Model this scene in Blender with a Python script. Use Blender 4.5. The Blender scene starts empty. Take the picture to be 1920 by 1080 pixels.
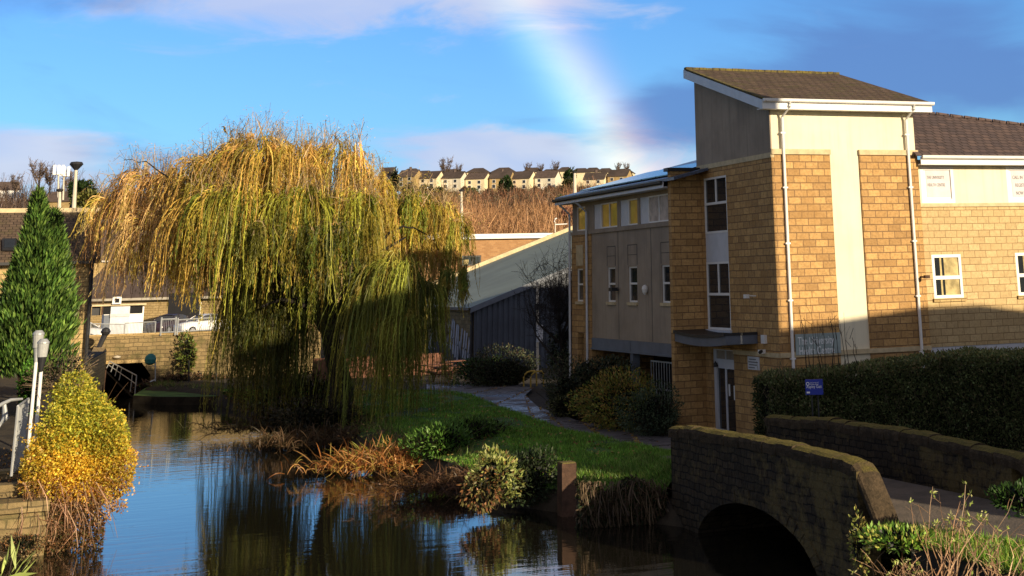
import bpy, bmesh, math, random
import numpy as np
from mathutils import Vector, Matrix, noise as mnoise

rng = np.random.default_rng(7)
random.seed(7)
SC = bpy.context.scene
COL = SC.collection

# ------------------------------------------------------------------ camera
F, PX, PY = 2705.3, 1273.4, -283.0           # focal length and principal point in 1920 px units
YAW, PIT, ROL = (math.radians(a) for a in (23.67, 16.43, -1.55))
cy_, sy_ = math.cos(YAW), math.sin(YAW)
FW = np.array([sy_ * math.cos(PIT), cy_ * math.cos(PIT), math.sin(PIT)])
RT0 = np.array([cy_, -sy_, 0.0]); UP0 = np.cross(RT0, FW)
RT = RT0 * math.cos(ROL) + UP0 * math.sin(ROL)
UP = -RT0 * math.sin(ROL) + UP0 * math.cos(ROL)
CAM = np.array([0, 0, 6.0])
cd = bpy.data.cameras.new('camera'); cam = bpy.data.objects.new('camera', cd); COL.objects.link(cam)
cam.matrix_world = Matrix(((RT[0], UP[0], -FW[0], 0), (RT[1], UP[1], -FW[1], 0), (RT[2], UP[2], -FW[2], 6.0), (0, 0, 0, 1)))
cd.sensor_width = 36; cd.sensor_fit = 'HORIZONTAL'; cd.lens = F / 1920 * 36
cd.shift_x = (960 - PX) / 1920; cd.shift_y = -(540 - PY) / 1920
cd.clip_start = 0.1; cd.clip_end = 5000
SC.camera = cam
SC.render.resolution_x, SC.render.resolution_y = 1024, 576

def ray(x, y): return RT * (x - PX) / F - UP * (y - PY) / F + FW
def onZ(x, y, z): d = ray(x, y); return CAM + d * (z - CAM[2]) / d[2]
def onX(x, y, X): d = ray(x, y); return CAM + d * X / d[0]
def onY(x, y, Y): d = ray(x, y); return CAM + d * Y / d[1]
def at(x, y, D): d = ray(x, y); return CAM + d * D / math.hypot(d[0], d[1])
def onP(x, y, p0, n): d = ray(x, y); n = np.array(n, float); return CAM + d * ((np.array(p0) - CAM) @ n) / (d @ n)

# ------------------------------------------------------------------ sun, sky, exposure
SUN_EL, SUN_AZ = math.radians(16.0), math.radians(20.0)       # light travels towards +Y, SUN_AZ to the left of it
LD = np.array([-math.sin(SUN_AZ) * math.cos(SUN_EL), math.cos(SUN_AZ) * math.cos(SUN_EL), -math.sin(SUN_EL)])
sl = bpy.data.lights.new('sun', 'SUN'); sl.energy = 5.0; sl.angle = math.radians(0.5); sl.color = (1.0, 0.82, 0.56)
so = bpy.data.objects.new('sun', sl); COL.objects.link(so); so.location = (40, -60, 60)
so.rotation_euler = Vector(LD).to_track_quat('-Z', 'Y').to_euler()
W = bpy.data.worlds.new('World'); SC.world = W; W.use_nodes = True
SC.view_settings.view_transform = 'Standard'; SC.view_settings.look = 'None'
SC.view_settings.exposure = 0.48; SC.view_settings.gamma = 1.0

class NT:
    """small helper for node trees"""
    def __init__(s, tree): s.t = tree; s.n = tree.nodes; s.l = tree.links
    def new(s, kind, **kw):
        nd = s.n.new(kind)
        for k, v in kw.items(): setattr(nd, k, v)
        return nd
    def put(s, a, b):
        if hasattr(a, 'links') or isinstance(a, bpy.types.NodeSocket): s.l.new(a, b)
        else:
            if b.type == 'RGBA' and len(a) == 3: a = (*a, 1)
            b.default_value = a
    def math(s, op, a, b=0.0, c=0.0, clamp=False):
        nd = s.new('ShaderNodeMath', operation=op, use_clamp=clamp)
        for i, v in enumerate((a, b, c)): s.put(v, nd.inputs[i])
        return nd.outputs[0]
    def mix(s, f, a, b, blend='MIX', clamp=False):
        nd = s.new('ShaderNodeMix', data_type='RGBA', blend_type=blend); nd.clamp_result = clamp
        s.put(f, nd.inputs[0]); s.put(a, nd.inputs[6]); s.put(b, nd.inputs[7]); return nd.outputs[2]
    def vmath(s, op, a, b=(0, 0, 0)):
        nd = s.new('ShaderNodeVectorMath', operation=op); s.put(a, nd.inputs[0]); s.put(b, nd.inputs[1]); return nd
    def noise(s, vec, scale, detail=3, rough=0.5, dist=0.0):
        nd = s.new('ShaderNodeTexNoise'); s.put(vec, nd.inputs['Vector']); nd.inputs['Scale'].default_value = scale
        nd.inputs['Detail'].default_value = detail; nd.inputs['Roughness'].default_value = rough; nd.inputs['Distortion'].default_value = dist
        return nd.outputs[0]
    def mapr(s, v, a, b, c=0.0, d=1.0, smooth=True):
        nd = s.new('ShaderNodeMapRange', interpolation_type='SMOOTHSTEP' if smooth else 'LINEAR'); s.put(v, nd.inputs[0])
        for i, q in enumerate((a, b, c, d)): nd.inputs[i + 1].default_value = q
        return nd.outputs[0]
    def comb(s, x, y, z):
        nd = s.new('ShaderNodeCombineXYZ')
        for i, v in enumerate((x, y, z)): s.put(v, nd.inputs[i])
        return nd.outputs[0]
    def sep(s, v): nd = s.new('ShaderNodeSeparateXYZ'); s.put(v, nd.inputs[0]); return nd.outputs

def build_world():
    t = NT(W.node_tree); t.n.clear()
    tc = t.new('ShaderNodeTexCoord'); D = t.vmath('NORMALIZE', tc.outputs['Generated']).outputs[0]
    X, Y, Z = t.sep(D)
    sky = t.new('ShaderNodeTexSky', sky_type='NISHITA'); sky.sun_disc = False
    sky.sun_elevation = SUN_EL; sky.sun_rotation = math.atan2(-LD[0], -LD[1]); sky.air_density = 1.1; sky.dust_density = 0.4; sky.ozone_density = 2.5
    el = t.math('ARCSINE', Z)
    # azimuth in degrees right of the +Y axis, elevation in degrees
    az = t.math('MULTIPLY', t.math('ARCTAN2', X, Y), 57.2958); eld = t.math('MULTIPLY', el, 57.2958)
    skyc = t.mix(1.0, sky.outputs[0], (.42, .74, 1.2), 'MULTIPLY')
    # cloud layers, stretched along the horizon
    v1 = t.comb(t.math('MULTIPLY', az, 0.15), t.math('MULTIPLY', eld, 0.46), 2.0)
    n1 = t.noise(v1, 1.0, 7, 0.6, 0.6)
    v2 = t.comb(t.math('MULTIPLY_ADD', az, 0.10, 3.3), t.math('MULTIPLY_ADD', eld, 0.34, t.math('MULTIPLY', az, 0.035)), 4.0)
    n2 = t.noise(v2, 1.0, 5, 0.52, 0.4)
    def blob(a0, e0, ra, re):
        q = t.math('ADD', t.math('POWER', t.math('DIVIDE', t.math('ABSOLUTE', t.math('SUBTRACT', az, a0)), ra), 2.0), t.math('POWER', t.math('DIVIDE', t.math('ABSOLUTE', t.math('SUBTRACT', eld, e0)), re), 2.0))
        return t.math('POWER', 2.7183, t.math('MULTIPLY', q, -1.0))
    # pale cumulus: a bank low above the hill, another at the far left, streaks high up in the middle
    bank = t.math('MAXIMUM', t.math('MAXIMUM', blob(17.0, 4.4, 6.0, 1.3), t.math('MULTIPLY', blob(16.5, 10.9, 5.5, 1.6), 1.0)), t.math('MAXIMUM', blob(-2.0, 4.4, 5.0, 1.3), t.math('MULTIPLY', blob(22.0, 3.4, 5.5, 1.6), .6)))
    bank = t.math('MAXIMUM', bank, t.math('MULTIPLY', blob(9.0, 10.6, 9.0, 1.6), 0.62))
    f1 = t.mapr(t.math('MULTIPLY_ADD', bank, 0.60, n1), 0.62, 0.92)
    high = t.mapr(eld, 13.0, 24.0)
        # slate blue rain cloud: upper right, and streaks low
    dark = t.math('MAXIMUM', blob(31.5, 7.4, 8.5, 2.7), t.math('MULTIPLY', blob(24.5, 6.3, 4.0, 1.3), 0.8))
    dark = t.math('MAXIMUM', dark, t.math('MULTIPLY', blob(1.5, 10.2, 5.0, 1.0), 0.45))
    f2 = t.mapr(t.math('MULTIPLY_ADD', dark, 0.50, n2), 0.56, 0.90)
    c = t.mix(t.math('MULTIPLY', f1, 0.82), skyc, t.mix(t.mapr(n2, .35, .65), (3.7, 4.3, 6.3), (5.0, 5.1, 6.1)))
    c = t.mix(t.math('MULTIPLY', f2, 0.78), c, (.85, 1.7, 4.1))
    # unseen cloud added overhead to deepen shade, brightened behind the viewpoint as fill
    over = t.math('MAXIMUM', t.mapr(eld, 13.0, 24.0), t.mapr(Y, .25, -.25))
    c = t.mix(t.math('MULTIPLY', over, .86), c, t.mix(t.mapr(n1, .3, .7), (.85, .80, .84), (1.7, 1.55, 1.5)))
    c = t.mix(t.mapr(Y, -.05, -.45), c, t.mix(1.0, c, (2.5, 2.3, 2.1), 'MULTIPLY'))
    # rainbow round the antisolar point
    anti = t.vmath('DOT_PRODUCT', D, tuple(LD)); ang = t.math('MULTIPLY', t.math('ARCCOSINE', anti.outputs['Value']), 57.2958)
    RB = 45.3
    def band(c0, w): return t.math('POWER', 2.7183, t.math('MULTIPLY', t.math('POWER', t.math('DIVIDE', t.math('ABSOLUTE', t.math('SUBTRACT', ang, RB + c0)), w), 2.0), -1.0))
    fade = t.math('MULTIPLY', t.mapr(eld, 13.5, 6.0, 0.34, .92), t.math('MULTIPLY', t.mapr(az, 14.0, 17.0), t.mapr(n1, .2, .6, .6, 1.0)))
    rb = t.new('ShaderNodeCombineColor')
    t.put(t.math('MULTIPLY', band(0.28, 1.05), 3.7), rb.inputs[0]); t.put(t.math('MULTIPLY', band(-0.02, 1.05), 3.0), rb.inputs[1]); t.put(t.math('MULTIPLY', band(-.36, 1.05), 1.25), rb.inputs[2])
    rbm = t.mix(1.0, rb.outputs[0], t.comb(fade, fade, fade), 'MULTIPLY')
    c = t.mix(1.0, c, rbm, 'ADD')
    bg = t.new('ShaderNodeBackground'); t.put(c, bg.inputs[0]); bg.inputs[1].default_value = 0.1
    out = t.new('ShaderNodeOutputWorld'); t.l.new(bg.outputs[0], out.inputs[0])
build_world()

# ------------------------------------------------------------------ materials
MATS = {}
def mat(name, base=(.5, .5, .5), rough=.7, metal=0.0, var=0.15, scale=3.0, bump=0.0, spec=.4, alt=None, fine=None, streak=0, wet=0):
    m = bpy.data.materials.new(name); m.use_nodes = True; t = NT(m.node_tree); b = t.n['Principled BSDF']
    g = t.new('ShaderNodeNewGeometry'); n = t.noise(g.outputs['Position'], scale, 4, .6)
    alt = alt or tuple(c * (1 - var * 2) for c in base)
    f = t.mapr(n, .35, .68)
    c = t.mix(f, base, alt)
    n2 = t.noise(g.outputs['Position'], fine or scale * 9, 3, .6)
    c = t.mix(t.mapr(n2, .3, .7, 0, var), c, tuple(x * .55 for x in base))
    if streak:
        v = t.vmath('MULTIPLY', g.outputs['Position'], (4.5, 4.5, .28)).outputs[0]; c = t.mix(t.math('MULTIPLY', t.mapr(t.noise(v, 1.0, 5, .65), .45, .75), streak), c, tuple(q * .45 for q in base))
    if wet: t.put(t.mapr(t.noise(g.outputs['Position'], .7, 4, .6), .42, .60, rough, wet), b.inputs['Roughness'])
    t.put(c, b.inputs['Base Color'])
    if not wet: b.inputs['Roughness'].default_value = rough
    b.inputs['Metallic'].default_value = metal
    b.inputs['Specular IOR Level'].default_value = spec
    if bump:
        bn = t.new('ShaderNodeBump'); bn.inputs['Strength'].default_value = bump; bn.inputs['Distance'].default_value = .03; t.put(n2, bn.inputs['Height']); t.put(bn.outputs[0], b.inputs['Normal'])
    MATS[name] = m; return m

def block_mat(name, c1, c2, mortar, bw=.45, bh=.225, ms=.010, bump=.6, roughface=.6, stain=None, tilt=False, rowvar=0, off=.5, rough=.85, spec=.2, moss=None, wob=0.0):
    """coursed stone, brick, slates: u is the horizontal run of the face, v its height"""
    m = bpy.data.materials.new(name); m.use_nodes = True; t = NT(m.node_tree); b = t.n['Principled BSDF']
    g = t.new('ShaderNodeNewGeometry'); x, y, z = t.sep(g.outputs['Position']); nx, ny, nz = t.sep(g.outputs['Normal'])
    side = t.math('GREATER_THAN', t.math('ABSOLUTE', nx), t.math('ABSOLUTE', ny))
    u = t.math('ADD', t.math('MULTIPLY', y, side), t.math('MULTIPLY', x, t.math('SUBTRACT', 1.0, side)))
    v = t.math('MULTIPLY', z, 2.6) if tilt else z
    if wob:
        w = t.noise(g.outputs['Position'], 2.2, 3, .6); u = t.math('ADD', u, t.math('MULTIPLY', w, wob)); v = t.math('ADD', v, t.math('MULTIPLY', t.noise(g.outputs['Position'], 1.7, 3, .6), wob * .8))
    br = t.new('ShaderNodeTexBrick'); t.put(t.comb(u, v, 0.0), br.inputs['Vector'])
    br.offset = off; br.squash = 1.0
    for k, q in (('Scale', 1.0), ('Mortar Size', ms), ('Mortar Smooth', .25), ('Bias', 0.0), ('Brick Width', bw), ('Row Height', bh)): br.inputs[k].default_value = q
    t.put(c1, br.inputs['Color1']); t.put(c2, br.inputs['Color2']); t.put(mortar, br.inputs['Mortar'])
    n = t.noise(g.outputs['Position'], 1.3, 5, .65); nf = t.noise(g.outputs['Position'], 14.0, 4, .65)
    c = t.mix(t.mapr(nf, .35, .75, 0, .5), br.outputs['Color'], tuple(q * .5 for q in c2))
    c = t.mix(t.mapr(n, .45, .75, 0, .45), c, stain or tuple(q * .6 for q in c2))
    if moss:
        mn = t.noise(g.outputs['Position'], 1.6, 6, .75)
        if wob > .15: mn = t.math('ADD', mn, t.mapr(y, 33.5, 28.5, -.06, .10))  # bridge only: extra moss colour toward the near end imitates sunlight on the wall
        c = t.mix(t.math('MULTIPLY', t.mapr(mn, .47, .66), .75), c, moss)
    t.put(c, b.inputs['Base Color']); b.inputs['Roughness'].default_value = rough; b.inputs['Specular IOR Level'].default_value = spec
    h = t.math('ADD', t.math('MULTIPLY', t.math('SUBTRACT', 1.0, br.outputs['Fac']), 1.0), t.math('MULTIPLY', t.noise(g.outputs['Position'], 9.0, 4, .6), roughface))
    bn = t.new('ShaderNodeBump'); bn.inputs['Strength'].default_value = bump; bn.inputs['Distance'].default_value = .03
    t.put(h, bn.inputs['Height']); t.put(bn.outputs[0], b.inputs['Normal'])
    MATS[name] = m; return m

def coping_mat():
    m = bpy.data.materials.new('coping_stone'); m.use_nodes = True; t = NT(m.node_tree); b = t.n['Principled BSDF']; g = t.new('ShaderNodeNewGeometry'); P = g.outputs['Position']
    n = t.noise(P, 3.5, 5, .7); nf = t.noise(P, 22.0, 4, .7); c = t.mix(t.mapr(n, .35, .65), (.095, .068, .042), (.045, .034, .022)); c = t.mix(t.mapr(nf, .4, .7, 0, .6), c, (.022, .018, .012))
    nz = t.sep(g.outputs['Normal'])[2]; mo = t.math('MULTIPLY', t.mapr(t.math('MULTIPLY_ADD', n, .7, nz), .95, 1.35), .85)
    c = t.mix(mo, c, t.mix(t.mapr(nf, .35, .65), (.21, .165, .04), (.10, .095, .025))); t.put(c, b.inputs['Base Color']); b.inputs['Roughness'].default_value = .95; b.inputs['Specular IOR Level'].default_value = .15
    bn = t.new('ShaderNodeBump'); bn.inputs['Strength'].default_value = 1.0; bn.inputs['Distance'].default_value = .04; t.put(t.math('ADD', nf, n), bn.inputs['Height']); t.put(bn.outputs[0], b.inputs['Normal']); MATS['coping_stone'] = m
coping_mat()
def glass_mat(name, tint=(.012, .015, .018), rough=.04, var=0):
    m = bpy.data.materials.new(name); m.use_nodes = True; t = NT(m.node_tree); b = t.n['Principled BSDF']
    g = t.new('ShaderNodeNewGeometry'); n = t.noise(g.outputs['Position'], 3.0, 2)
    t.put(t.mix(n, tint, tuple(c * 2.2 for c in tint)), b.inputs['Base Color'])
    b.inputs['Roughness'].default_value = rough; b.inputs['Specular IOR Level'].default_value = .7
    bn = t.new('ShaderNodeBump'); bn.inputs['Strength'].default_value = .04; bn.inputs['Distance'].default_value = .02
    t.put(t.noise(g.outputs['Position'], 1.6, 2), bn.inputs['Height']); t.put(bn.outputs[0], b.inputs['Normal'])
    MATS[name] = m; return m

def veg_mat(name, trans=.3, rough=.7):
    m = bpy.data.materials.new(name); m.use_nodes = True; t = NT(m.node_tree); t.n.remove(t.n['Principled BSDF'])
    a = t.new('ShaderNodeAttribute', attribute_name='col'); g = t.new('ShaderNodeNewGeometry')
    n = t.noise(g.outputs['Position'], 1.1, 3); c = t.mix(1.0, a.outputs['Color'], t.mix(t.mapr(n, .3, .7), (.72, .72, .72), (1.2, 1.2, 1.2)), 'MULTIPLY')
    d = t.new('ShaderNodeBsdfDiffuse'); t.put(c, d.inputs[0]); tr = t.new('ShaderNodeBsdfTranslucent'); t.put(c, tr.inputs[0])
    mx = t.new('ShaderNodeMixShader'); mx.inputs[0].default_value = trans; t.put(d.outputs[0], mx.inputs[1]); t.put(tr.outputs[0], mx.inputs[2])
    gl = t.new('ShaderNodeBsdfGlossy'); gl.inputs['Roughness'].default_value = .45; gl.inputs[0].default_value = (.8, .8, .8, 1)
    m2 = t.new('ShaderNodeMixShader'); m2.inputs[0].default_value = .02; t.put(mx.outputs[0], m2.inputs[1]); t.put(gl.outputs[0], m2.inputs[2])
    t.put(m2.outputs[0], t.n['Material Output'].inputs[0]); MATS[name] = m; return m

block_mat('tower_stone', (.61, .375, .15), (.38, .225, .092), (.23, .14, .075), .46, .225, .014, 1.0, 1.1, stain=(.36, .20, .068))
block_mat('pale_blocks', (.60, .45, .235), (.50, .36, .18), (.19, .12, .055), .45, .225, .011, .4, .2, stain=(.50, .36, .175))
mat('cream_render', (.80, .73, .54), .9, var=.06, scale=.6, bump=.06, fine=40, streak=.30)
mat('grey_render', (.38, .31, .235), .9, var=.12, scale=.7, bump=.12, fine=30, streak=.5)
mat('cast_stone', (.62, .50, .30), .85, var=.12, scale=4)
mat('white_paint', (.80, .79, .76), .4, var=.04, scale=2)
mat('grey_white', (.60, .62, .66), .45, var=.06, scale=2)
mat('blue_grey_steel', (.13, .15, .19), .5, var=.1, scale=2)
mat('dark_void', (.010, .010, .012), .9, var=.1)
mat('dark_metal', (.025, .025, .028), .5, var=.15)
block_mat('slate_roof', (.15, .105, .075), (.10, .07, .052), (.020, .016, .014), .30, .30, .016, .8, .5, tilt=True, moss=(.085, .075, .032))
block_mat('slate_wing', (.10, .13, .20), (.075, .10, .16), (.03, .035, .05), .34, .34, .012, .5, .3, tilt=True, rough=.32, spec=.6)
block_mat('hip_tiles', (.145, .10, .088), (.09, .068, .068), (.024, .020, .020), .34, .34, .020, 1.0, .4, tilt=True)
block_mat('bridge_stone', (.066, .049, .030), (.032, .025, .017), (.011, .009, .007), .34, .17, .018, 1.0, 1.6, moss=(.145, .108, .042), wob=.2)  # moss colour doubles as painted sunlight at the near end
block_mat('old_wall', (.33, .24, .115), (.20, .145, .07), (.13, .10, .055), .52, .23, .016, 1.0, 1.3, stain=(.11, .085, .045), moss=(.12, .105, .042), wob=.14)
block_mat('warm_stone', (.55, .40, .19), (.45, .32, .14), (.26, .18, .09), .42, .2, .014, .8, .9, wob=.06)
block_mat('buff_brick', (.44, .25, .115), (.34, .18, .08), (.36, .26, .15), .46, .2, .012, .4, .5)
mat('coping_moss', (.075, .062, .032), .95, var=.3, scale=5, bump=.9, alt=(.19, .155, .035))
mat('corrugated', (.060, .072, .098), .5, var=.12, scale=.8)
mat('pale_roof', (.24, .28, .235), .65, var=.1, scale=.3)
mat('brown_roof', (.115, .082, .068), .85, var=.18, scale=1.3)
mat('wood', (.11, .058, .035), .85, var=.3, scale=3, bump=.6)
mat('picnic_wood', (.20, .085, .05), .8, var=.2, scale=3)
mat('galvanised', (.44, .46, .47), .5, .4, var=.1)
mat('pale_pole', (.62, .56, .44), .55, var=.08)
mat('tarmac', (.16, .145, .15), .8, var=.2, scale=1.2, bump=.35, fine=20, alt=(.10, .092, .098), wet=.22)
mat('gravel_path', (.15, .12, .095), .95, var=.25, scale=1.8, bump=.8, fine=18, alt=(.095, .08, .065))
mat('soil', (.050, .038, .024), .95, var=.3, scale=2, bump=.7)
mat('lawn_ground', (.075, .16, .025), .95, var=.25, scale=1.4, bump=.6, alt=(.035, .075, .014))
mat('hill_earth', (.115, .070, .038), 1.0, var=.3, scale=.05, alt=(.075, .055, .03), fine=.6)
mat('bark', (.030, .024, .019), .95, var=.3, scale=4, bump=1.0)
mat('blue_sign', (.014, .035, .36), .35, var=.03)
mat('lettering', (.86, .87, .88), .5, var=.02)
mat('sign_green_grey', (.36, .44, .43), .5, var=.12, scale=2)
mat('ink', (.16, .16, .17), .6, var=.05)
mat('poster', (.62, .58, .60), .5, var=.06)
mat('yellow_paint', (.55, .36, .05), .45, var=.08)
mat('teal_paint', (.03, .20, .20), .6, var=.2)
mat('car_white', (.78, .78, .79), .22, var=.02, spec=.6)
mat('car_dark', (.035, .02, .03), .25, var=.05, spec=.6)
mat('tyre', (.015, .015, .015), .9, var=.1)
mat('alloy', (.6, .6, .62), .3, .7, var=.05)
mat('mural_dark', (.030, .036, .052), .8, var=.25, scale=.6, alt=(.07, .045, .035))
mat('mural_teal', (.03, .075, .08), .8, var=.2)
mat('mural_white', (.42, .43, .48), .8, var=.2, scale=2)
mat('mural_yellow', (.34, .25, .04), .8, var=.15)
mat('bird_black', (.012, .012, .013), .7, var=.1)
mat('house_wall', (.80, .68, .44), .9, var=.1, scale=.3)
mat('pale_wall', (.72, .66, .52), .9, var=.1, scale=.3)
mat('house_roof', (.085, .062, .052), .9, var=.2, scale=.3)
mat('curtain', (.62, .50, .24), .9, var=.3, scale=2.5)
mat('pale_curtain', (.66, .55, .46), .9, var=.2, scale=3)
mat('lamp_glass', (.42, .43, .42), .12, var=.08, spec=.8)
mat('pv_solar', (.03, .055, .13), .12, var=.1)
glass_mat('glass'); glass_mat('lit_glass', (.55, .50, .30), .15)
glass_mat('painted_gold_reflection', (.30, .19, .05), .06)  # golden reflection imitated in the pane's base colour
glass_mat('car_glass', (.03, .03, .03), .05)
veg_mat('leaf', .28); veg_mat('dry_leaf', .35); veg_mat('twig', .02)

def water_mat():
    m = bpy.data.materials.new('water'); m.use_nodes = True; t = NT(m.node_tree); b = t.n['Principled BSDF']
    g = t.new('ShaderNodeNewGeometry'); x, y, z = t.sep(g.outputs['Position'])
    b.inputs['Base Color'].default_value = (.011, .010, .007, 1); b.inputs['Roughness'].default_value = .02; b.inputs['IOR'].default_value = 1.333
    b.inputs['Specular IOR Level'].default_value = .8
    v = t.comb(t.math('MULTIPLY', x, .38), t.math('MULTIPLY', y, 1.35), 0.0)
    patch = t.mapr(t.noise(g.outputs['Position'], .09, 3), .4, .65, .35, 1.0)
    h = t.math('ADD', t.math('MULTIPLY', t.noise(v, 1.7, 3, .5, .3), 1.0), t.math('MULTIPLY', t.noise(v, 5.5, 3, .5), .22))
    bn = t.new('ShaderNodeBump'); bn.inputs['Distance'].default_value = .0105; t.put(t.math('MULTIPLY', h, patch), bn.inputs['Height']); bn.inputs['Strength'].default_value = 1.0
    t.put(bn.outputs[0], b.inputs['Normal']); MATS['water'] = m
water_mat()

# ------------------------------------------------------------------ mesh helpers
class MB:
    def __init__(s): s.v = []; s.f = []
    def pts(s, P): k = len(s.v); s.v += [tuple(float(c) for c in p) for p in P]; return k
    def quad(s, a, b, c, d): k = s.pts((a, b, c, d)); s.f.append((k, k + 1, k + 2, k + 3)); return s
    def poly(s, P): k = s.pts(P); s.f.append(tuple(range(k, k + len(P)))); return s
    def prism(s, P, vec):
        n = len(P); P = [np.array(p, float) for p in P]; vec = np.array(vec, float); k = s.pts(P + [p + vec for p in P])
        s.f.append(tuple(range(k + n - 1, k - 1, -1))); s.f.append(tuple(range(k + n, k + 2 * n)))
        for i in range(n): j = (i + 1) % n; s.f.append((k + i, k + j, k + n + j, k + n + i))
        return s
    def box(s, x0, x1, y0, y1, z0, z1): return s.prism([(x0, y0, z0), (x1, y0, z0), (x1, y1, z0), (x0, y1, z0)], (0, 0, z1 - z0))
    def obox(s, o, du, n, u0, u1, d0, d1, z0, z1):
        """box in a wall frame: u along the wall, d out of it, z up"""
        o, du, n = (np.array(q, float) for q in (o, du, n)); p = lambda u, d, z: o + du * u + n * d + np.array((0, 0, z))
        return s.prism([p(u0, d0, z0), p(u1, d0, z0), p(u1, d1, z0), p(u0, d1, z0)], (0, 0, z1 - z0))
    def tube(s, P, r, n=6, cap=True):
        P = [np.array(p, float) for p in P]; R = [r] * len(P) if np.isscalar(r) else list(r); rings = []
        for i, p in enumerate(P):
            d = P[min(i + 1, len(P) - 1)] - P[max(i - 1, 0)]; d = d / (np.linalg.norm(d) + 1e-9)
            a = np.cross(d, (0, 0, 1) if abs(d[2]) < .95 else (1, 0, 0)); a /= np.linalg.norm(a); b = np.cross(d, a)
            rings.append(s.pts([p + (a * math.cos(q) + b * math.sin(q)) * R[i] for q in np.linspace(0, 2 * math.pi, n, False)]))
        for i in range(len(P) - 1):
            for j in range(n): q = (j + 1) % n; s.f.append((rings[i] + j, rings[i] + q, rings[i + 1] + q, rings[i + 1] + j))
        if cap: s.f.append(tuple(rings[0] + j for j in range(n))[::-1]); s.f.append(tuple(rings[-1] + j for j in range(n)))
        return s
    def lathe(s, c, prof, n=12): return s.tube([(c[0], c[1], c[2] + z) for r, z in prof], [r for r, z in prof], n)
    def wall(s, o, du, n, u0, u1, z0, z1, holes=(), th=.25, top=None):
        """wall slab with rectangular holes (u0,u1,z0,z1) and their reveals"""
        o, du, n = (np.array(q, float) for q in (o, du, n)); p = lambda u, d, z: o + du * u + n * d + np.array((0, 0, z))
        U = sorted({u0, u1, *[h[0] for h in holes], *[h[1] for h in holes]}); Z = sorted({z0, z1, *[h[2] for h in holes], *[h[3] for h in holes]})
        U = [u for u in U if u0 <= u <= u1]; Z = [z for z in Z if z0 <= z <= z1]
        inside = lambda u, z: any(h[0] < u < h[1] and h[2] < z < h[3] for h in holes)
        for a, b in zip(U, U[1:]):
            for c, d in zip(Z, Z[1:]):
                if inside((a + b) / 2, (c + d) / 2): continue
                s.quad(p(a, 0, c), p(b, 0, c), p(b, 0, d), p(a, 0, d)); s.quad(p(a, -th, c), p(a, -th, d), p(b, -th, d), p(b, -th, c))
        for h in list(holes) + [(u0, u1, z0, z1)]:
            a, b, c, d = h
            s.quad(p(a, 0, c), p(a, 0, d), p(a, -th, d), p(a, -th, c)); s.quad(p(b, 0, c), p(b, -th, c), p(b, -th, d), p(b, 0, d))
            s.quad(p(a, 0, c), p(a, -th, c), p(b, -th, c), p(b, 0, c)); s.quad(p(a, 0, d), p(b, 0, d), p(b, -th, d), p(a, -th, d))
        return s
    def grid(s, rows):
        k = [s.pts(r) for r in rows]; m = len(rows[0])
        for i in range(len(rows) - 1):
            for j in range(m - 1): s.f.append((k[i] + j, k[i] + j + 1, k[i + 1] + j + 1, k[i + 1] + j))
        return s

def root_of(o):
    while o.parent: o = o.parent
    return o
def finish(o, parent, kind):
    COL.objects.link(o)
    if parent: o.parent = parent
    if kind: o['kind'] = kind
    return o
def obj(name, mb, m, parent=None, kind=None, smooth=False, fixn=True):
    v = np.array(mb.v, float).reshape(-1, 3)
    if parent: org = np.array(root_of(parent)['org'])
    elif kind == 'structure': org = np.zeros(3)
    else: org = np.array([(v[:, 0].min() + v[:, 0].max()) / 2, (v[:, 1].min() + v[:, 1].max()) / 2, v[:, 2].min()])
    me = bpy.data.meshes.new(name); me.from_pydata((v - org).tolist(), [], mb.f)
    if fixn:
        bm = bmesh.new(); bm.from_mesh(me); bmesh.ops.remove_doubles(bm, verts=bm.verts, dist=1e-5); bmesh.ops.recalc_face_normals(bm, faces=bm.faces); bm.to_mesh(me); bm.free()
    me.materials.append(MATS[m])
    if smooth: me.polygons.foreach_set('use_smooth', [True] * len(me.polygons))
    me.update(); o = bpy.data.objects.new(name, me)
    if not parent: o.location = org; o['org'] = tuple(org)
    return finish(o, parent, kind)
def tag(o, label=None, cat=None, group=None, kind=None):
    if label: o['label'] = label
    if cat: o['category'] = cat
    if group: o['group'] = group
    if kind: o['kind'] = kind
    return o
def thing(name, label, cat, loc, group=None):
    o = bpy.data.objects.new(name, None); COL.objects.link(o); o.location = tuple(float(c) for c in loc); o['org'] = tuple(float(c) for c in loc)
    o.empty_display_size = .3
    return tag(o, label, cat, group)
def dup(root, loc, rotz=0, label=None, scale=1):
    r = root.copy(); COL.objects.link(r); r.location = tuple(float(c) for c in loc); r.rotation_euler = (0, 0, rotz); r['org'] = tuple(float(c) for c in loc); r.scale = (scale,) * 3 if np.isscalar(scale) else scale
    if label: r['label'] = label
    for ch in list(root.children):
        c = ch.copy(); COL.objects.link(c); c.parent = r
        for g in list(ch.children): d = g.copy(); COL.objects.link(d); d.parent = c
    return r
def text(name, s, size, m, parent, o, du, up=(0, 0, 1), depth=.004, sx=1.0):
    """lettering as a thin mesh: o is the lower left corner, du the writing direction"""
    cu = bpy.data.curves.new(name, 'FONT'); cu.body = s; cu.size = size; cu.extrude = depth; cu.resolution_u = 3
    t = bpy.data.objects.new(name, cu); me = bpy.data.meshes.new_from_object(t); bpy.data.objects.remove(t)
    du, up = np.array(du, float), np.array(up, float); n = np.cross(du, up); v = np.zeros(len(me.vertices) * 3); me.vertices.foreach_get('co', v); v = v.reshape(-1, 3)
    w = np.array(o) + v[:, :1] * du * sx + v[:, 1:2] * up + v[:, 2:] * n
    mb = MB(); mb.v = w.tolist(); mb.f = [tuple(p.vertices) for p in me.polygons]
    return obj(name, mb, m, parent)

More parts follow.
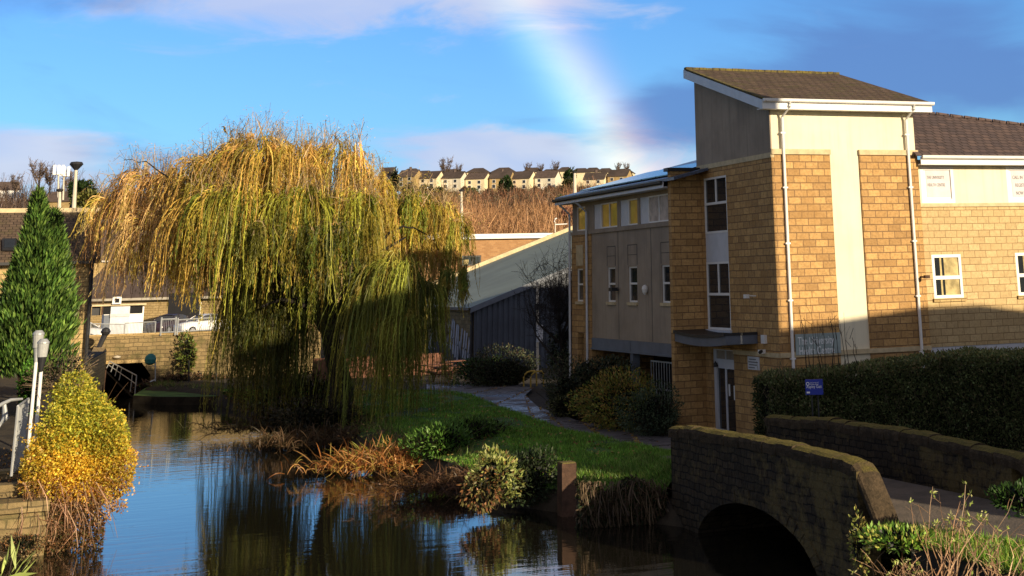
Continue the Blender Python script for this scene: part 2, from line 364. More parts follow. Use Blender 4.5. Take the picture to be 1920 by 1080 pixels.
class LB:
    """leaves, blades and twigs gathered as arrays, one mesh at the end"""
    def __init__(s): s.V = []; s.C = []; s.Fq = []; s.n = 0
    def leaves(s, p, d, L, Wd, col, up=None):
        p = np.asarray(p, float); n = len(p); d = np.asarray(d, float); d = d / (np.linalg.norm(d, axis=1, keepdims=True) + 1e-9)
        r = rng.normal(size=(n, 3)); sd = np.cross(d, r); sd /= (np.linalg.norm(sd, axis=1, keepdims=True) + 1e-9)
        L = np.broadcast_to(L, (n,))[:, None]; Wd = np.broadcast_to(Wd, (n,))[:, None]
        v = np.stack([p, p + d * L * .45 + sd * Wd / 2, p + d * L, p + d * L * .45 - sd * Wd / 2], 1).reshape(-1, 3)
        s.V.append(v); s.C.append(np.repeat(np.asarray(col, float), 4, 0)); s.Fq.append(np.arange(n * 4).reshape(-1, 4) + s.n); s.n += n * 4
    def ribbon(s, P, w, col):
        """P (n,k,3): n polylines of k points, flat ribbons of width w"""
        n, k, _ = P.shape; t = np.gradient(P, axis=1); r = rng.normal(size=(n, 1, 3)); sd = np.cross(t, np.broadcast_to(r, t.shape)); sd /= (np.linalg.norm(sd, axis=2, keepdims=True) + 1e-9)
        w = np.asarray(w); w = np.broadcast_to(w, (n, k))[..., None] if w.ndim < 3 else w
        v = np.stack([P - sd * w / 2, P + sd * w / 2], 2).reshape(-1, 3)
        idx = np.arange(n * k * 2).reshape(n, k, 2) + s.n
        f = np.stack([idx[:, :-1, 0], idx[:, :-1, 1], idx[:, 1:, 1], idx[:, 1:, 0]], -1).reshape(-1, 4)
        s.V.append(v); s.C.append(np.repeat(np.asarray(col, float), k * 2, 0)); s.Fq.append(f); s.n += n * k * 2
    def solid(s, mb, col):
        v = np.array(mb.v); tri = [f for f in mb.f if len(f) == 4]
        s.V.append(v); s.C.append(np.tile(np.asarray(col, float), (len(v), 1))); s.Fq.append(np.array(tri) + s.n); s.n += len(v)
    def build(s, name, m, parent=None, kind=None):
        V = np.concatenate(s.V); C = np.concatenate(s.C); Fc = np.concatenate(s.Fq)
        org = np.array(root_of(parent)['org']) if parent else np.array([V[:, 0].mean(), V[:, 1].mean(), V[:, 2].min()])
        me = bpy.data.meshes.new(name); nf = len(Fc)
        me.vertices.add(len(V)); me.vertices.foreach_set('co', (V - org).astype(np.float32).ravel())
        me.loops.add(nf * 4); me.loops.foreach_set('vertex_index', Fc.astype(np.int32).ravel())
        me.polygons.add(nf); me.polygons.foreach_set('loop_start', np.arange(nf, dtype=np.int32) * 4)
        me.update(calc_edges=True); a = me.color_attributes.new('col', 'FLOAT_COLOR', 'POINT')
        a.data.foreach_set('color', np.concatenate([C, np.ones((len(C), 1))], 1).astype(np.float32).ravel())
        me.materials.append(MATS[m]); o = bpy.data.objects.new(name, me)
        if not parent: o.location = org; o['org'] = tuple(org)
        return finish(o, parent, kind)

def pal(cols, n, jit=.25, w=None):
    cols = np.array(cols, float); c = cols[rng.choice(len(cols), n, p=w)]; return np.clip(c * (1 + rng.normal(size=(n, 1)) * jit), .003, .9)
def unit(n):
    d = rng.normal(size=(n, 3)); return d / np.linalg.norm(d, axis=1, keepdims=True)

def blob_points(c, r, n, lo=.55, hi=1.05, lumps=12, zmin=None):
    """points in an irregular lumpy volume"""
    c, r = np.array(c, float), np.array(r, float); L = unit(lumps) ; amp = rng.uniform(.15, .55, lumps)
    d = unit(n); k = 1 + (np.exp((d @ L.T - 1) * 6) * amp).sum(1) - .26
    p = c + d * r * (k * rng.uniform(lo, hi, n) ** .6)[:, None]
    if zmin is not None: p[:, 2] = np.maximum(p[:, 2], zmin)
    return p, d
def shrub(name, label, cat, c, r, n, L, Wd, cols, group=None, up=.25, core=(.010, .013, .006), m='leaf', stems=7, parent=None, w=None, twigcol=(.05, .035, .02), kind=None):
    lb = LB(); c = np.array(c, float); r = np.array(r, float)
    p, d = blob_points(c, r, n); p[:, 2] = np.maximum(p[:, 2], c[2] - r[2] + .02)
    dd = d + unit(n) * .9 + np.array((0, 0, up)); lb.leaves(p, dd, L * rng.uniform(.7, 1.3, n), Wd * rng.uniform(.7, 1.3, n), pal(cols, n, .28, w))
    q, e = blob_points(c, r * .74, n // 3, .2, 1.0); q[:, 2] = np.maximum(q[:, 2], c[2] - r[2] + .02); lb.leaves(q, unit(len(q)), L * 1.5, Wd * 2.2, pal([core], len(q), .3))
    k = stems * 10; st = c + np.column_stack([rng.normal(size=(k, 2)) * r[:2] * .25, np.full(k, -r[2])]); en, _ = blob_points(c, r, k, .8, 1.0)
    tt = np.linspace(0, 1, 5)[None, :, None]; lb.ribbon(st[:, None] * (1 - tt) + en[:, None] * tt + np.array((0, 0, 1)) * (tt * (1 - tt)) * .3 * r[2], .018, pal([twigcol], k, .2))
    o = lb.build(name, m, parent, kind)
    return o if parent else tag(o, label, cat, group)

# ------------------------------------------------------------------ ground, water, road
mb = MB(); mb.poly([(-60, -12, 0), (60, -12, 0), (60, 106, 0), (-60, 106, 0)]); obj('water', mb, 'water', kind='structure')
EDGE = [(1275, 990), (1160, 975), (1095, 968), (1040, 962), (1000, 955), (945, 948), (880, 925), (820, 902), (760, 885), (690, 872), (650, 845), (610, 808), (540, 792), (470, 780), (430, 768), (400, 760), (330, 752), (258, 747)]
E0 = np.array([onZ(x, y, 0)[:2] for x, y in EDGE])
E0 = np.vstack([E0, [[6.9, 97.2]]])
def fine_line(P, step=.5, jit=0.0):
    out = []
    for a, b in zip(P, P[1:]):
        k = max(1, int(np.linalg.norm(b - a) / step)); out += [a + (b - a) * i / k for i in range(k)]
    out.append(P[-1]); out = np.array(out)
    if jit: out[1:-1] += rng.normal(size=(len(out) - 2, 2)) * jit
    return out
E = fine_line(E0, .5, .06); T = np.gradient(E, axis=0); T /= np.linalg.norm(T, axis=1, keepdims=True); NI = np.column_stack([T[:, 1], -T[:, 0]])   # to the right of travel = inland
for _ in range(12): NI[1:-1] = (NI[:-2] + NI[1:-1] * 2 + NI[2:]) / 4
NI /= np.linalg.norm(NI, axis=1, keepdims=True)
GZ = .82
mb = MB(); mb.grid([[(*p, -.6) for p in E], [(*(p + n * .12), .12 + rng.normal() * .04) for p, n in zip(E, NI)], [(*(p + n * .45), .48 + rng.normal() * .05) for p, n in zip(E, NI)], [(*(p + n * 1.3), .70 + rng.normal() * .03) for p, n in zip(E, NI)]])
obj('canal_bank', mb, 'soil', kind='structure', smooth=True)
inner = [(*(p + n * 1.25), GZ - .13) for p, n in zip(E, NI)]
mb = MB(); mb.poly(inner[::2] + [(7.5, 97, GZ - .13), (16, 97, GZ - .13), (16, 190, GZ - .13), (120, 190, GZ - .13), (120, 40, GZ - .13), (15.3, 36.9, GZ - .13)])
obj('ground', mb, 'soil', kind='structure')
# lawn between the bank and the path
PL = np.array([onZ(x, y, GZ)[:2] for x, y in ((1262, 852), (1200, 838), (1130, 822), (1060, 806), (1000, 788), (930, 760), (880, 741), (835, 733))])
PL = np.vstack([PL, [[15.0, 77.0], [9.5, 82.0]]])
k = 40; ts = np.linspace(0, 1, k)
def resamp(P, ts):
    s = np.r_[0, np.cumsum(np.linalg.norm(np.diff(P, axis=0), axis=1))]; s /= s[-1]; return np.column_stack([np.interp(ts, s, P[:, i]) for i in range(2)])
i0, i1 = 2, int(len(E) * .80); EA = resamp((E + NI * .42)[i0:i1], ts); PA = resamp(PL, ts)
LAWN = []
for j, q in enumerate(np.linspace(0, 1, 9)):
    LAWN.append([(*(EA[i] * (1 - q) + PA[i] * q), .50 + (GZ + .02 - .50) * min(1, q * 2.2) ** .7 + (mnoise.noise(Vector((EA[i][0] * .5 + q * 5, EA[i][1] * .5, 0))) * .07 if 0 < q < 1 else 0)) for i in range(k)])
mb = MB(); mb.grid(LAWN); obj('lawn', mb, 'lawn_ground', kind='structure', smooth=True)
# path beside the buildings
pr = [onZ(x, y, GZ) for x, y in ((1345, 840), (1268, 818), (1180, 806), (1090, 792), (1010, 765), (985, 742), (1000, 728), (960, 722), (800, 722))]
pl = [onZ(x, y, GZ) for x, y in ((1262, 862), (1262, 852), (1200, 838), (1130, 822), (1060, 806), (1000, 788), (930, 760), (880, 741), (800, 731))]
mb = MB(); mb.grid([[(p[0], p[1], GZ + .025) for p in pl], [(p[0], p[1], GZ + .025) for p in pr]]); obj('path', mb, 'tarmac', kind='structure')
# near right bank and the path over the bridge
mb = MB(); mb.poly([(15.75, 37.2, 1.18), (19.2, 38.2, 1.18), (26, 35, 1.15), (40, 30, 1.15), (40, 2, 1.15), (17.5, 2, 1.1), (15.2, 20.5, 1.1), (15.45, 25.4, 1.12), (15.75, 26.6, 1.15)])
for a, b in (((15.45, 25.4), (15.2, 20.5)), ((15.2, 20.5), (17.5, 2))): mb.quad((*a, 1.1), (*b, 1.1), (*b, -.5), (*a, -.5))
obj('near_bank', mb, 'soil', kind='structure')
mb = MB(); mb.grid([[(15.85, 37.1, 1.2), (15.85, 33, 1.3), (15.9, 29, 1.3), (16.0, 26.4, 1.2), (17.2, 22.6, 1.165), (18.5, 15, 1.165)], [(18.7, 38.1, 1.2), (18.75, 34, 1.3), (18.85, 30, 1.3), (19.3, 27.0, 1.2), (21.0, 22.5, 1.165), (22.5, 15, 1.165)]]); obj('bridge_path', mb, 'gravel_path', kind='structure')
mb = MB(); mb.grid([[(17.0, 42.6, GZ + .05), (15.85, 37.1, 1.2)], [(20.3, 44.5, GZ + .05), (18.7, 38.1, 1.2)]]); obj('path_ramp', mb, 'gravel_path', kind='structure')
mb = MB(); mb.grid([[(13.6, 41.2, .52), (14.6, 38.8, .55), (15.2, 36.9, .6)], [(15.6, 42.2, .80), (15.7, 39.4, .92), (15.55, 36.9, 1.02)], [(17.02, 42.6, GZ + .052), (16.4, 39.8, 1.07), (15.86, 37.0, 1.203)]]); obj('lawn_verge', mb, 'lawn_ground', kind='structure', smooth=True)
# left terrace, road behind the tunnel wall, far ground and the hill
LB_ = [(-40, 40.9), (.75, 40.9), (.8, 46), (1.6, 60), (2.6, 78), (4.2, 92), (4.35, 97.2), (-40, 97.2)]
mb = MB(); tzf = lambda y: 1.15 + min(1.55, max(0, (y - 41) * .105))
mb = MB(); tg = [-40, -20, -6, -3, -1, 0]; yy_ = [40.9, 43, 46, 50, 55, 60, 70, 78, 85, 92, 97.2]; xe = lambda y: float(np.interp(y, [40.9, 46, 60, 78, 92, 97.2], [.75, .8, 1.6, 2.6, 4.2, 4.35])); mb.grid([[(t_, y, tzf(y)) for t_ in (-40, -20, -8, -3)] + [(xe(y), y, tzf(y))] for y in yy_])
obj('terrace', mb, 'soil', kind='structure')
mb = MB(); mb.grid([[(xe(y) + .01, y, -.6) for y in yy_], [(xe(y) + .01, y, tzf(y) - .01) for y in yy_]]); tag(obj('canal_side_wall', mb, 'warm_stone'), 'stone side wall of the canal leading into the culvert on the left', 'wall')
mb = MB(); mb.poly([(-60, 97.6, 2.55), (16, 97.6, 2.55), (16, 190, 2.6), (-60, 190, 2.6)]); obj('road', mb, 'tarmac', kind='structure')
def hz(x, y):
    D = math.hypot(x, y); a = math.degrees(math.atan2(x, y))
    t = min(1, max(0, (D - 185) / 300)); s = t * t * (3 - 2 * t)
    top = np.interp(a, [-12, -4, 1, 5, 9, 13, 17, 20, 25, 40], [31, 31, 30.5, 30.2, 29.8, 30.2, 31.2, 31.8, 32.4, 33])
    extra = max(0, D - 500) * .012
    return 2.3 + s * (top - 2.3) + extra + 1.2 * s * mnoise.noise(Vector((x * .02, y * .02, 0)))
mb = MB(); rows = []
for D in np.r_[np.linspace(170, 520, 36), np.linspace(560, 1500, 12)]:
    rows.append([(D * math.sin(a), D * math.cos(a), hz(D * math.sin(a), D * math.cos(a))) for a in np.radians(np.linspace(-35, 75, 90))])
mb.grid(rows); obj('hill', mb, 'hill_earth', kind='structure', smooth=True)
mb = MB(); mb.poly([(-900, -900, -.9), (1600, -900, -.9), (1600, 1600, -.9), (-900, 1600, -.9)]); obj('far_ground', mb, 'soil', kind='structure')

# ------------------------------------------------------------------ health centre
X0, Y0 = 21.75, 42.85                        # the lit corner of the stair tower
YP = onX(1319, 550, X0)[1]                   # front of the pier
XP = onY(1262, 550, YP)[0]
XW = 21.0                                    # long shaded wall of the wing
XR = onY(1728, 420, Y0)[0]                   # right end of the tower
ZB = .8
HC = thing('health_centre', 'stone and cream rendered health centre with tall stair tower beside the canal path', 'building', (24.5, 46, ZB))
dX, dY, nL, nF = (1, 0, 0), (0, 1, 0), (-1, 0, 0), (0, -1, 0)
zcap = onY(1580, 288, Y0)[2]; zcap2 = zcap + .18; zstr = onY(1590, 660, Y0)[2]
def yl(x, y): return onX(x, y, X0)[1]
def zl(x, y): return onX(x, y, X0)[2]

def window(parent, o, du, n, u0, u1, z0, z1, rec=.10, mull=(), trans=(), fm='white_paint', gm='glass', fw=.055, sill=None, name='window', blinds=None):
    """frame proud of the recessed pane, bars, optional sill"""
    mb = MB(); a, b = -rec, -rec + .06
    for (p, q, r, s) in ((u0, u0 + fw, z0, z1), (u1 - fw, u1, z0, z1), (u0 + fw, u1 - fw, z0, z0 + fw), (u0 + fw, u1 - fw, z1 - fw, z1)): mb.obox(o, du, n, p, q, a, b, r, s)
    for t in trans: zc = z0 + (z1 - z0) * t; mb.obox(o, du, n, u0 + fw, u1 - fw, a, b - .004, zc - fw * .6, zc + fw * .6)
    for uf, za, zb in mull: uc = u0 + (u1 - u0) * uf; mb.obox(o, du, n, uc - fw * .5, uc + fw * .5, a, b - .008, z0 + (z1 - z0) * za + fw * .6, z0 + (z1 - z0) * zb - fw * .6)
    f = obj(name, mb, fm, parent)
    pm = MB(); pm.obox(o, du, n, u0 + .01, u1 - .01, -rec - .02, -rec + .015, z0 + .01, z1 - .01); obj('pane', pm, gm, f)
    if blinds:
        bm_ = MB()
        for (p, q, r, s) in blinds: bm_.obox(o, du, n, u0 + (u1 - u0) * p, u0 + (u1 - u0) * q, -rec + .016, -rec + .022, z0 + (z1 - z0) * r, z0 + (z1 - z0) * s)
        obj('curtain', bm_, 'curtain', f)
    if sill:
        sm = MB(); sm.obox(o, du, n, u0 - .06, u1 + .06, -.05, .07, z0 - .11, z0 - .002); obj('sill', sm, sill, f)
    return f

# tower: render core, left wall in stone with the stair glazing and the door
wy0, wy1 = yl(1363, 385), yl(1320.5, 385)
wz0, wz1 = zl(1345, 618), zl(1343, 331)
dy0, dy1 = yl(1378, 735), yl(1336, 735)
dz1 = zl(1352, 655)
TL = MB(); TL.wall((X0, 0, 0), dY, nL, Y0 + .002, YP + .35, ZB, zcap, [(wy0, wy1, wz0, wz1), (dy0, dy1, ZB, dz1)], .3); obj('tower_side_wall', TL, 'tower_stone', HC)
YBK = yl(1307, 240)
ez0 = onY(1590, 212, Y0)[2]                                # top of the front wall
pitch = (onY(1420, 142, YP)[2] - onY(1590, 196, Y0 - .4)[2]) / (YP - Y0 + .4)
zr = lambda y: onY(1590, 200, Y0 - .4)[2] + pitch * (y - (Y0 - .4))  # underside of the roof
g = MB(); y1 = YBK + .2
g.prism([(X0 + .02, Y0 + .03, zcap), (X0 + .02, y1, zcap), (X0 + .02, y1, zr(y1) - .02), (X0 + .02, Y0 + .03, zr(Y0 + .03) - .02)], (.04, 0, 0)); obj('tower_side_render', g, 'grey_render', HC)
g = MB(); g.obox((X0, 0, 0), dY, nL, Y0 - .035, y1 - .1, -.1, .03, zcap - .14, zcap + .02); obj('string_course', g, 'cast_stone', HC); g = MB(); g.obox((X0, 0, 0), dY, nL, Y0 - .03, dy0 + .02, -.1, .02, zstr - .07, zstr + .06); obj('string_course', g, 'cast_stone', HC)
g = MB(); g.box(X0 + .064, XR - .03, Y0 + .03, Y0 + .25, ZB, zr(Y0) + .02); g.box(XR - .25, XR - .03, Y0 + .26, y1, ZB, zr(Y0)); g.box(X0 + .28, XR - .26, y1 - .2, y1, ZB, zr(Y0)); g.prism([(XR - .05, Y0 + .26, zr(Y0)), (XR - .05, y1, zr(Y0)), (XR - .05, y1, zr(y1) - .02), (XR - .05, Y0 + .26, zr(Y0 + .26) - .02)], (-.2, 0, 0)); g.box(X0 + .28, XR - .26, y1 - .2, y1, zr(Y0), zr(y1 - .2) - .02)
obj('tower_render', g, 'cream_render', HC)
xs0, xs1 = onY(1562, 420, Y0)[0], onY(1618, 420, Y0)[0]
for a, b in ((X0 + .001, xs0), (xs1, XR)):
    g = MB(); g.box(a, b, Y0 - .03, Y0 + .2, ZB, zcap - .04); obj('tower_front_stone', g, 'tower_stone', HC)
    g = MB(); g.box(a - .01, b + .02, Y0 - .075, Y0 + .02, zcap - .04, zcap + .13); obj('stone_cap', g, 'cast_stone', HC)
g = MB(); g.box(X0 + .01, XR + .02, Y0 - .06, Y0 + .02, zstr - .07, zstr + .07); obj('string_course', g, 'cast_stone', HC)
# tower roof
rx0, rx1 = onY(1430, 200, Y0 - .4)[0], onY(1745, 203, Y0 - .4)[0]; yb = YP + .1
th = .09
g = MB(); q = lambda x, y, dz: (x, y, zr(y) + dz)
g.prism([q(rx0, Y0 - .42, .13), q(rx1, Y0 - .42, .13), q(rx1, yb, .13), q(rx0, yb, .13)], (0, 0, th)); obj('tower_roof', g, 'slate_roof', HC)
g = MB()
for i in range(24): xx = rx0 + (rx1 - rx0) * i / 24; g.box(xx, xx + (rx1 - rx0) / 24 - .015, yb - .1, yb + .12, zr(yb) + .17, zr(yb) + .28 + rng.uniform(-.01, .01))
for i in range(22): yy = Y0 - .4 + (yb - Y0 + .4) * i / 22; g.prism([q(rx0 - .03, yy, .19), q(rx0 + .13, yy, .19), q(rx0 + .13, yy + .26, .19), q(rx0 - .03, yy + .26, .19)], (0, 0, .05))
obj('ridge_tiles', g, 'coping_moss', HC)
g = MB(); g.prism([q(rx0 - .03, Y0 - .42, -.14), q(rx0 - .03, yb + .12, -.14), q(rx0 - .03, yb + .12, .17), q(rx0 - .03, Y0 - .42, .17)], (.03, 0, 0)); g.prism([q(rx0, Y0 - .42, -.12), q(rx0, yb, -.12), q(X0 + .02, yb, -.12), q(X0 + .02, Y0 - .42, -.12)], (0, 0, .03)); obj('bargeboard', g, 'grey_white', HC)
g = MB(); zf = zr(Y0 - .4); g.box(rx0 - .03, rx1 + .02, Y0 - .45, Y0 - .425, zf - .13, zf + .16); g.box(rx0, rx1, Y0 - .424, Y0 + .02, zf - .12, zf - .09); obj('fascia', g, 'white_paint', HC)
def gutter(x0, x1, y, z, parent):
    g = MB(); pts = [(.0, .06), (-.015, -.02), (-.06, -.055), (-.11, -.02), (-.12, .06)]
    g.prism([(x0, y + a, z + b) for a, b in pts], (x1 - x0, 0, 0)); return obj('gutter', g, 'white_paint', parent)
gutter(rx0 - .02, rx1 + .06, Y0 - .46, zf + .14, HC)
def downpipe(x, ztop, zbot, yf, yg, m='white_paint', zg=None):
    g = MB(); g.tube([(x + .10, yg, ztop + .12), (x + .10, yg, ztop - .02), (x, yf - .06, ztop - .36), (x, yf - .06, zbot)], .052, 8)
    z = zbot + .6
    while z < ztop - .5: g.box(x - .085, x + .085, yf - .1, yf - .005, z, z + .05); z += 1.75
    return obj('downpipe', g, m, HC)
for px in (1474, 1711): downpipe(onY(px, 445, Y0)[0], zf, ZB + .2, Y0 - .035, Y0 - .52)

# stair glazing: two lights over a fixed pane, white panel, two lights over a fixed pane
za, zb_ = zl(1343, 437), zl(1343, 491)
window(HC, (X0, 0, 0), dY, nL, wy0, wy1, za, wz1, .07, [(.5, .53, 1)], (.53,), fw=.07)
window(HC, (X0, 0, 0), dY, nL, wy0, wy1, wz0, zb_, .07, [(.5, .52, 1)], (.52,), fw=.07)
g = MB(); g.obox((X0, 0, 0), dY, nL, wy0, wy1, -.1, -.02, zb_ + .002, za - .002); obj('spandrel_panel', g, 'grey_white', HC)
g = MB(); g.obox((X0, 0, 0), dY, nL, wy0 - .08, wy1 + .04, -.05, .08, wz0 - .08, wz0 - .002); obj('sill', g, 'grey_white', HC)
# entrance: white frame, glazed door and sidelight, transom panels
g = MB(); o = (X0, 0, 0); zh = dz1 - .62; fw = .09; ym = dy0 + (dy1 - dy0) * .47
for (p, q_, r, s) in ((dy1 - .22, dy1, ZB, dz1), (dy0, dy0 + .05, ZB, dz1), (ym - .06, ym + .06, ZB, zh), (dy0 + .05, dy1 - .22, zh, zh + .30), (dy0 + .05, dy1 - .22, dz1 - .04, dz1), (ym - .02, ym + .02, zh + .30, dz1 - .04), (ym + .06, dy1 - .22, ZB, ZB + .16)): g.obox(o, dY, nL, p, q_, -.16, -.08, r, s)
df = obj('entrance_frame', g, 'grey_white', HC)
g = MB(); g.obox(o, dY, nL, dy0, dy1, -.18, -.145, ZB, zh); obj('pane', g, 'glass', df)
g = MB(); g.obox(o, dY, nL, dy0 + .05, dy1 - .22, -.17, -.12, zh + .3, dz1 - .04); obj('transom_panel', g, 'grey_render', df)
g = MB(); g.obox(o, dY, nL, dy0 + .06, ym - .07, -.144, -.10, ZB + .02, zh - .02); dr = obj('door', g, 'glass', HC)
g = MB(); g.obox(o, dY, nL, ym - .28, ym - .16, -.099, -.09, 2.05, 2.42); obj('door_notice', g, 'white_paint', dr); g = MB(); g.obox(o, dY, nL, dy0 + .12, dy0 + .24, -.099, -.07, 1.95, 2.4); obj('door_notice', g, 'white_paint', dr)
g = MB(); g.tube([(X0 + .02, dy1 - .30, zh + .04), (X0 - .0, dy1 - .30, zh + .16), (X0 + .02, dy1 - .30, zh + .22)], [.09, .06, .02], 8); obj('door_lamp', g, 'dark_metal', HC)
g = MB(); g.obox(o, dY, nL, dy0 - .1, dy1 + .0, -.2, .05, ZB - .1, ZB + .03); obj('doorstep', g, 'cast_stone', HC)
# curved canopy
zc = zl(1400, 640); g = MB(); yc0, yc1 = yl(1421, 640) , yl(1331, 640) + 1.0
cv = []
for i in range(11):
    t = i / 10; yy = yc0 + (YP - .04 - yc0) * t; cv.append((yy, zc - .14 + .10 * (2 * t - 1) ** 2))
k = len(cv)
for i in range(k - 1):
    (ya, z1_), (yb2, z2_) = cv[i], cv[i + 1]
    g.prism([(X0 - 1.15, ya, z1_), (X0 - 1.15, yb2, z2_), (X0 - 1.15, yb2, z2_ + .27), (X0 - 1.15, ya, z1_ + .27)], (1.14, 0, 0))
cn = obj('canopy', g, 'blue_grey_steel', HC)
g = MB()
for i in range(k - 1):
    (ya, z1_), (yb2, z2_) = cv[i], cv[i + 1]
    g.prism([(X0 - 1.22, ya - .02, z1_ + .272), (X0 - 1.22, yb2 - .0, z2_ + .272), (X0 - 1.22, yb2, z2_ + .36), (X0 - 1.22, ya - .02, z1_ + .36)], (1.21, 0, 0))
obj('canopy_edge', g, 'dark_metal', cn)
# fittings on the tower's side wall
def fitting(name, px, py, w, h, d, m):
    p = onX(px, py, X0); g = MB(); g.obox((X0, 0, 0), dY, nL, p[1] - w / 2, p[1] + w / 2, .002, d, p[2] - h / 2, p[2] + h / 2); return obj(name, g, m, HC)
fitting('alarm_box', 1435, 636, .26, .26, .1, 'white_paint')
f = fitting('security_camera', 1434, 659, .12, .12, .22, 'white_paint'); p = onX(1438, 658, X0); g = MB(); g.tube([(X0 - .2, p[1] - .02, p[2]), (X0 - .32, p[1] - .12, p[2] - .03)], .05, 8); obj('camera_lens', g, 'dark_metal', f)
p = onX(1418, 555, X0); g = MB(); g.tube([(X0 - .01, p[1], p[2]), (X0 - .3, p[1], p[2] + .02)], .025, 6); g.obox((X0, 0, 0), dY, nL, p[1] - .1, p[1] + .1, .3, .42, p[2] - .06, p[2] + .06); obj('floodlight', g, 'white_paint', HC)
p = onY(1730, 519, Y0); g = MB(); g.tube([(p[0] - .1, Y0 - .03, p[2]), (p[0] - .08, Y0 - .3, p[2] - .01)], .03, 6); g.box(p[0] - .16, p[0] + .02, Y0 - .42, Y0 - .3, p[2] - .05, p[2] + .05); obj('floodlight', g, 'wood', HC)

# pier beside the tower
zpt = onY(1290, 321, YP)[2]
g = MB(); g.box(XP, X0 - .003, YP, YP + .26, ZB, zpt); obj('pier', g, 'tower_stone', HC)
g = MB(); g.box(XP - .12, X0 - .02, YP - .08, YP + .34, zpt, zpt + .12); obj('pier_cap', g, 'dark_metal', HC)

# shaded wing
YE = onX(1074, 550, XW)[1]; Ya = YP + .28
def yw(x, y): return onX(x, y, XW)[1]
def zw(x, y): return onX(x, y, XW)[2]
zbm0, zbm1 = zw(1200, 655), zw(1200, 640)                  # beam under the render
zld = zw(1180, 424); zev = zw(1160, 366)                   # ledge, eaves soffit
ypier = yw(1110, 540)
smallw = [(1083.5, 1095), (1139.5, 1154), (1178.5, 1195), (1241, 1259)]
tops = {0: (504, 562), 1: (501, 567), 2: (499, 568), 3: (497, 569)}
holes = []
for i, (a, b) in enumerate(smallw):
    u0, u1 = yw(b, 535), yw(a, 535); zt = zw((a + b) / 2, tops[i][0]); zbt = zw((a + b) / 2, tops[i][1]); holes.append((u0, u1, zbt, zt))
zs_ = [np.mean([h[2] for h in holes]), np.mean([h[3] for h in holes])]; holes = [(h[0], h[1], zs_[0], zs_[1]) for h in holes]
g = MB(); g.wall((XW, 0, 0), dY, nL, Ya, ypier, zbm1, zld - .14, holes[1:], .25); obj('wing_render', g, 'grey_render', HC)
g = MB(); g.wall((XW - .04, 0, 0), dY, nL, ypier + .004, YE, zbm1 + .15, zld - .14, holes[:1], .25); g.obox((XW - .04, 0, 0), dY, nL, ypier, ypier + .9, -.5, 0, ZB, zbm1 + .146); g.obox((XW - .04, 0, 0), dY, nL, YE - .7, YE, -.5, 0, ZB, zbm1 + .146); obj('wing_stone', g, 'tower_stone', HC)
for i, h in enumerate(holes):
    off = .04 if i == 0 else 0
    window(HC, (XW - off, 0, 0), dY, nL, *h, .10, (), (.52,), fw=.06, sill='cast_stone')
g = MB()
for h in holes[1:]:
    u0, u1, zt = h[0] - .04, h[1] + .04, h[3] + .78
    for (a, b, c, d) in ((u0, u0 + .03, h[3] + .05, zt), (u1 - .03, u1, h[3] + .05, zt), (u0, u1, zt, zt + .03), (u0, u1, h[3] + .42, h[3] + .44)): g.obox((XW, 0, 0), dY, nL, a, b, .001, .008, c, d)
for px in (1159, 1221): u = yw(px, 480); g.obox((XW, 0, 0), dY, nL, u - .015, u + .015, .001, .006, zbm1 + .02, zld - .16)
obj('render_joint', g, 'dark_metal', HC)
g = MB(); g.obox((XW - .04, 0, 0), dY, nL, holes[0][0] - .04, holes[0][1] + .04, .001, .02, holes[0][3] + .12, holes[0][3] + .95); obj('stone_panel', g, 'cast_stone', HC)
g = MB(); g.obox((XW, 0, 0), dY, nL, Ya, YE + .02, -.2, .07, zld - .14, zld); obj('window_ledge', g, 'grey_render', HC)
# top band of windows
bands = [((1081, 1097), 'lit_glass', 0, 'painted_gold_reflection'), ((1113, 1157), 'lit_glass', 1, 'painted_gold_reflection'), ((1162, 1195), 'grey', .5, 'painted_gold_reflection'), ((1199, 1254), 'grey', .5, 'pale_curtain')]
hb = []
for (a, b), m, s, gm in bands: hb.append((yw(b, 395), yw(a, 395), zld + .03, zev - .22))
g = MB(); g.wall((XW, 0, 0), dY, nL, Ya, YE, zld + .001, zev + .25, hb, .25); obj('upper_band', g, 'grey_render', HC)
for ((a, b), m, s, gm), h in zip(bands, hb):
    u0, u1, z0, z1 = h; w = u1 - u0
    if b - a < 20: window(HC, (XW, 0, 0), dY, nL, u0, u1, z0, z1, .08, fw=.05, gm=gm)
    else:
        cut = {1113: .70, 1162: .52, 1199: .70}[a]
        window(HC, (XW, 0, 0), dY, nL, u0, u0 + w * cut, z0, z1, .08, [(.5, 0, 1)] if a != 1162 else (), fw=.05, gm=gm)
        g = MB(); g.obox((XW, 0, 0), dY, nL, u0 + w * cut, u1, -.12, -.04, z0, z1); obj('infill_panel', g, 'grey_white', HC)
# wing roof: rises from the eaves towards +X, slates with solar panels catching the sky
XE = XW - .55; zE = onX(1160, 361, XE)[2]
YF = YE + .55
pv = [onY(1308, 302, YF)]; wp = (pv[0][2] - zE - .16) / (pv[0][0] - XE)
g = MB(); L = 8.0; r_ = lambda x, y, dz: (x, y, zE + .12 + wp * (x - XE) + dz)
g.prism([r_(XE - .05, Ya - 1.05, 0), r_(XE - .05, YF, 0), r_(XE + L, YF, 0), r_(XE + L, Ya - 1.05, 0)], (0, 0, .1)); obj('wing_roof', g, 'slate_wing', HC)
g = MB(); g.prism([(XE - .06, Ya - .03, zE - .10), (XE - .06, YF, zE - .10), (XE - .06, YF, zE + .12), (XE - .06, Ya - .03, zE + .12)], (.04, 0, 0)); g.box(XE - .02, XW - .01, Ya - .03, YF, zE - .09, zE - .06); g.prism([r_(XE - .02, YF - .02, -.2), r_(XE + L, YF - .02, -.2), r_(XE + L, YF - .02, .0), r_(XE - .02, YF - .02, .0)], (0, .04, 0)); obj('fascia', g, 'grey_white', HC)
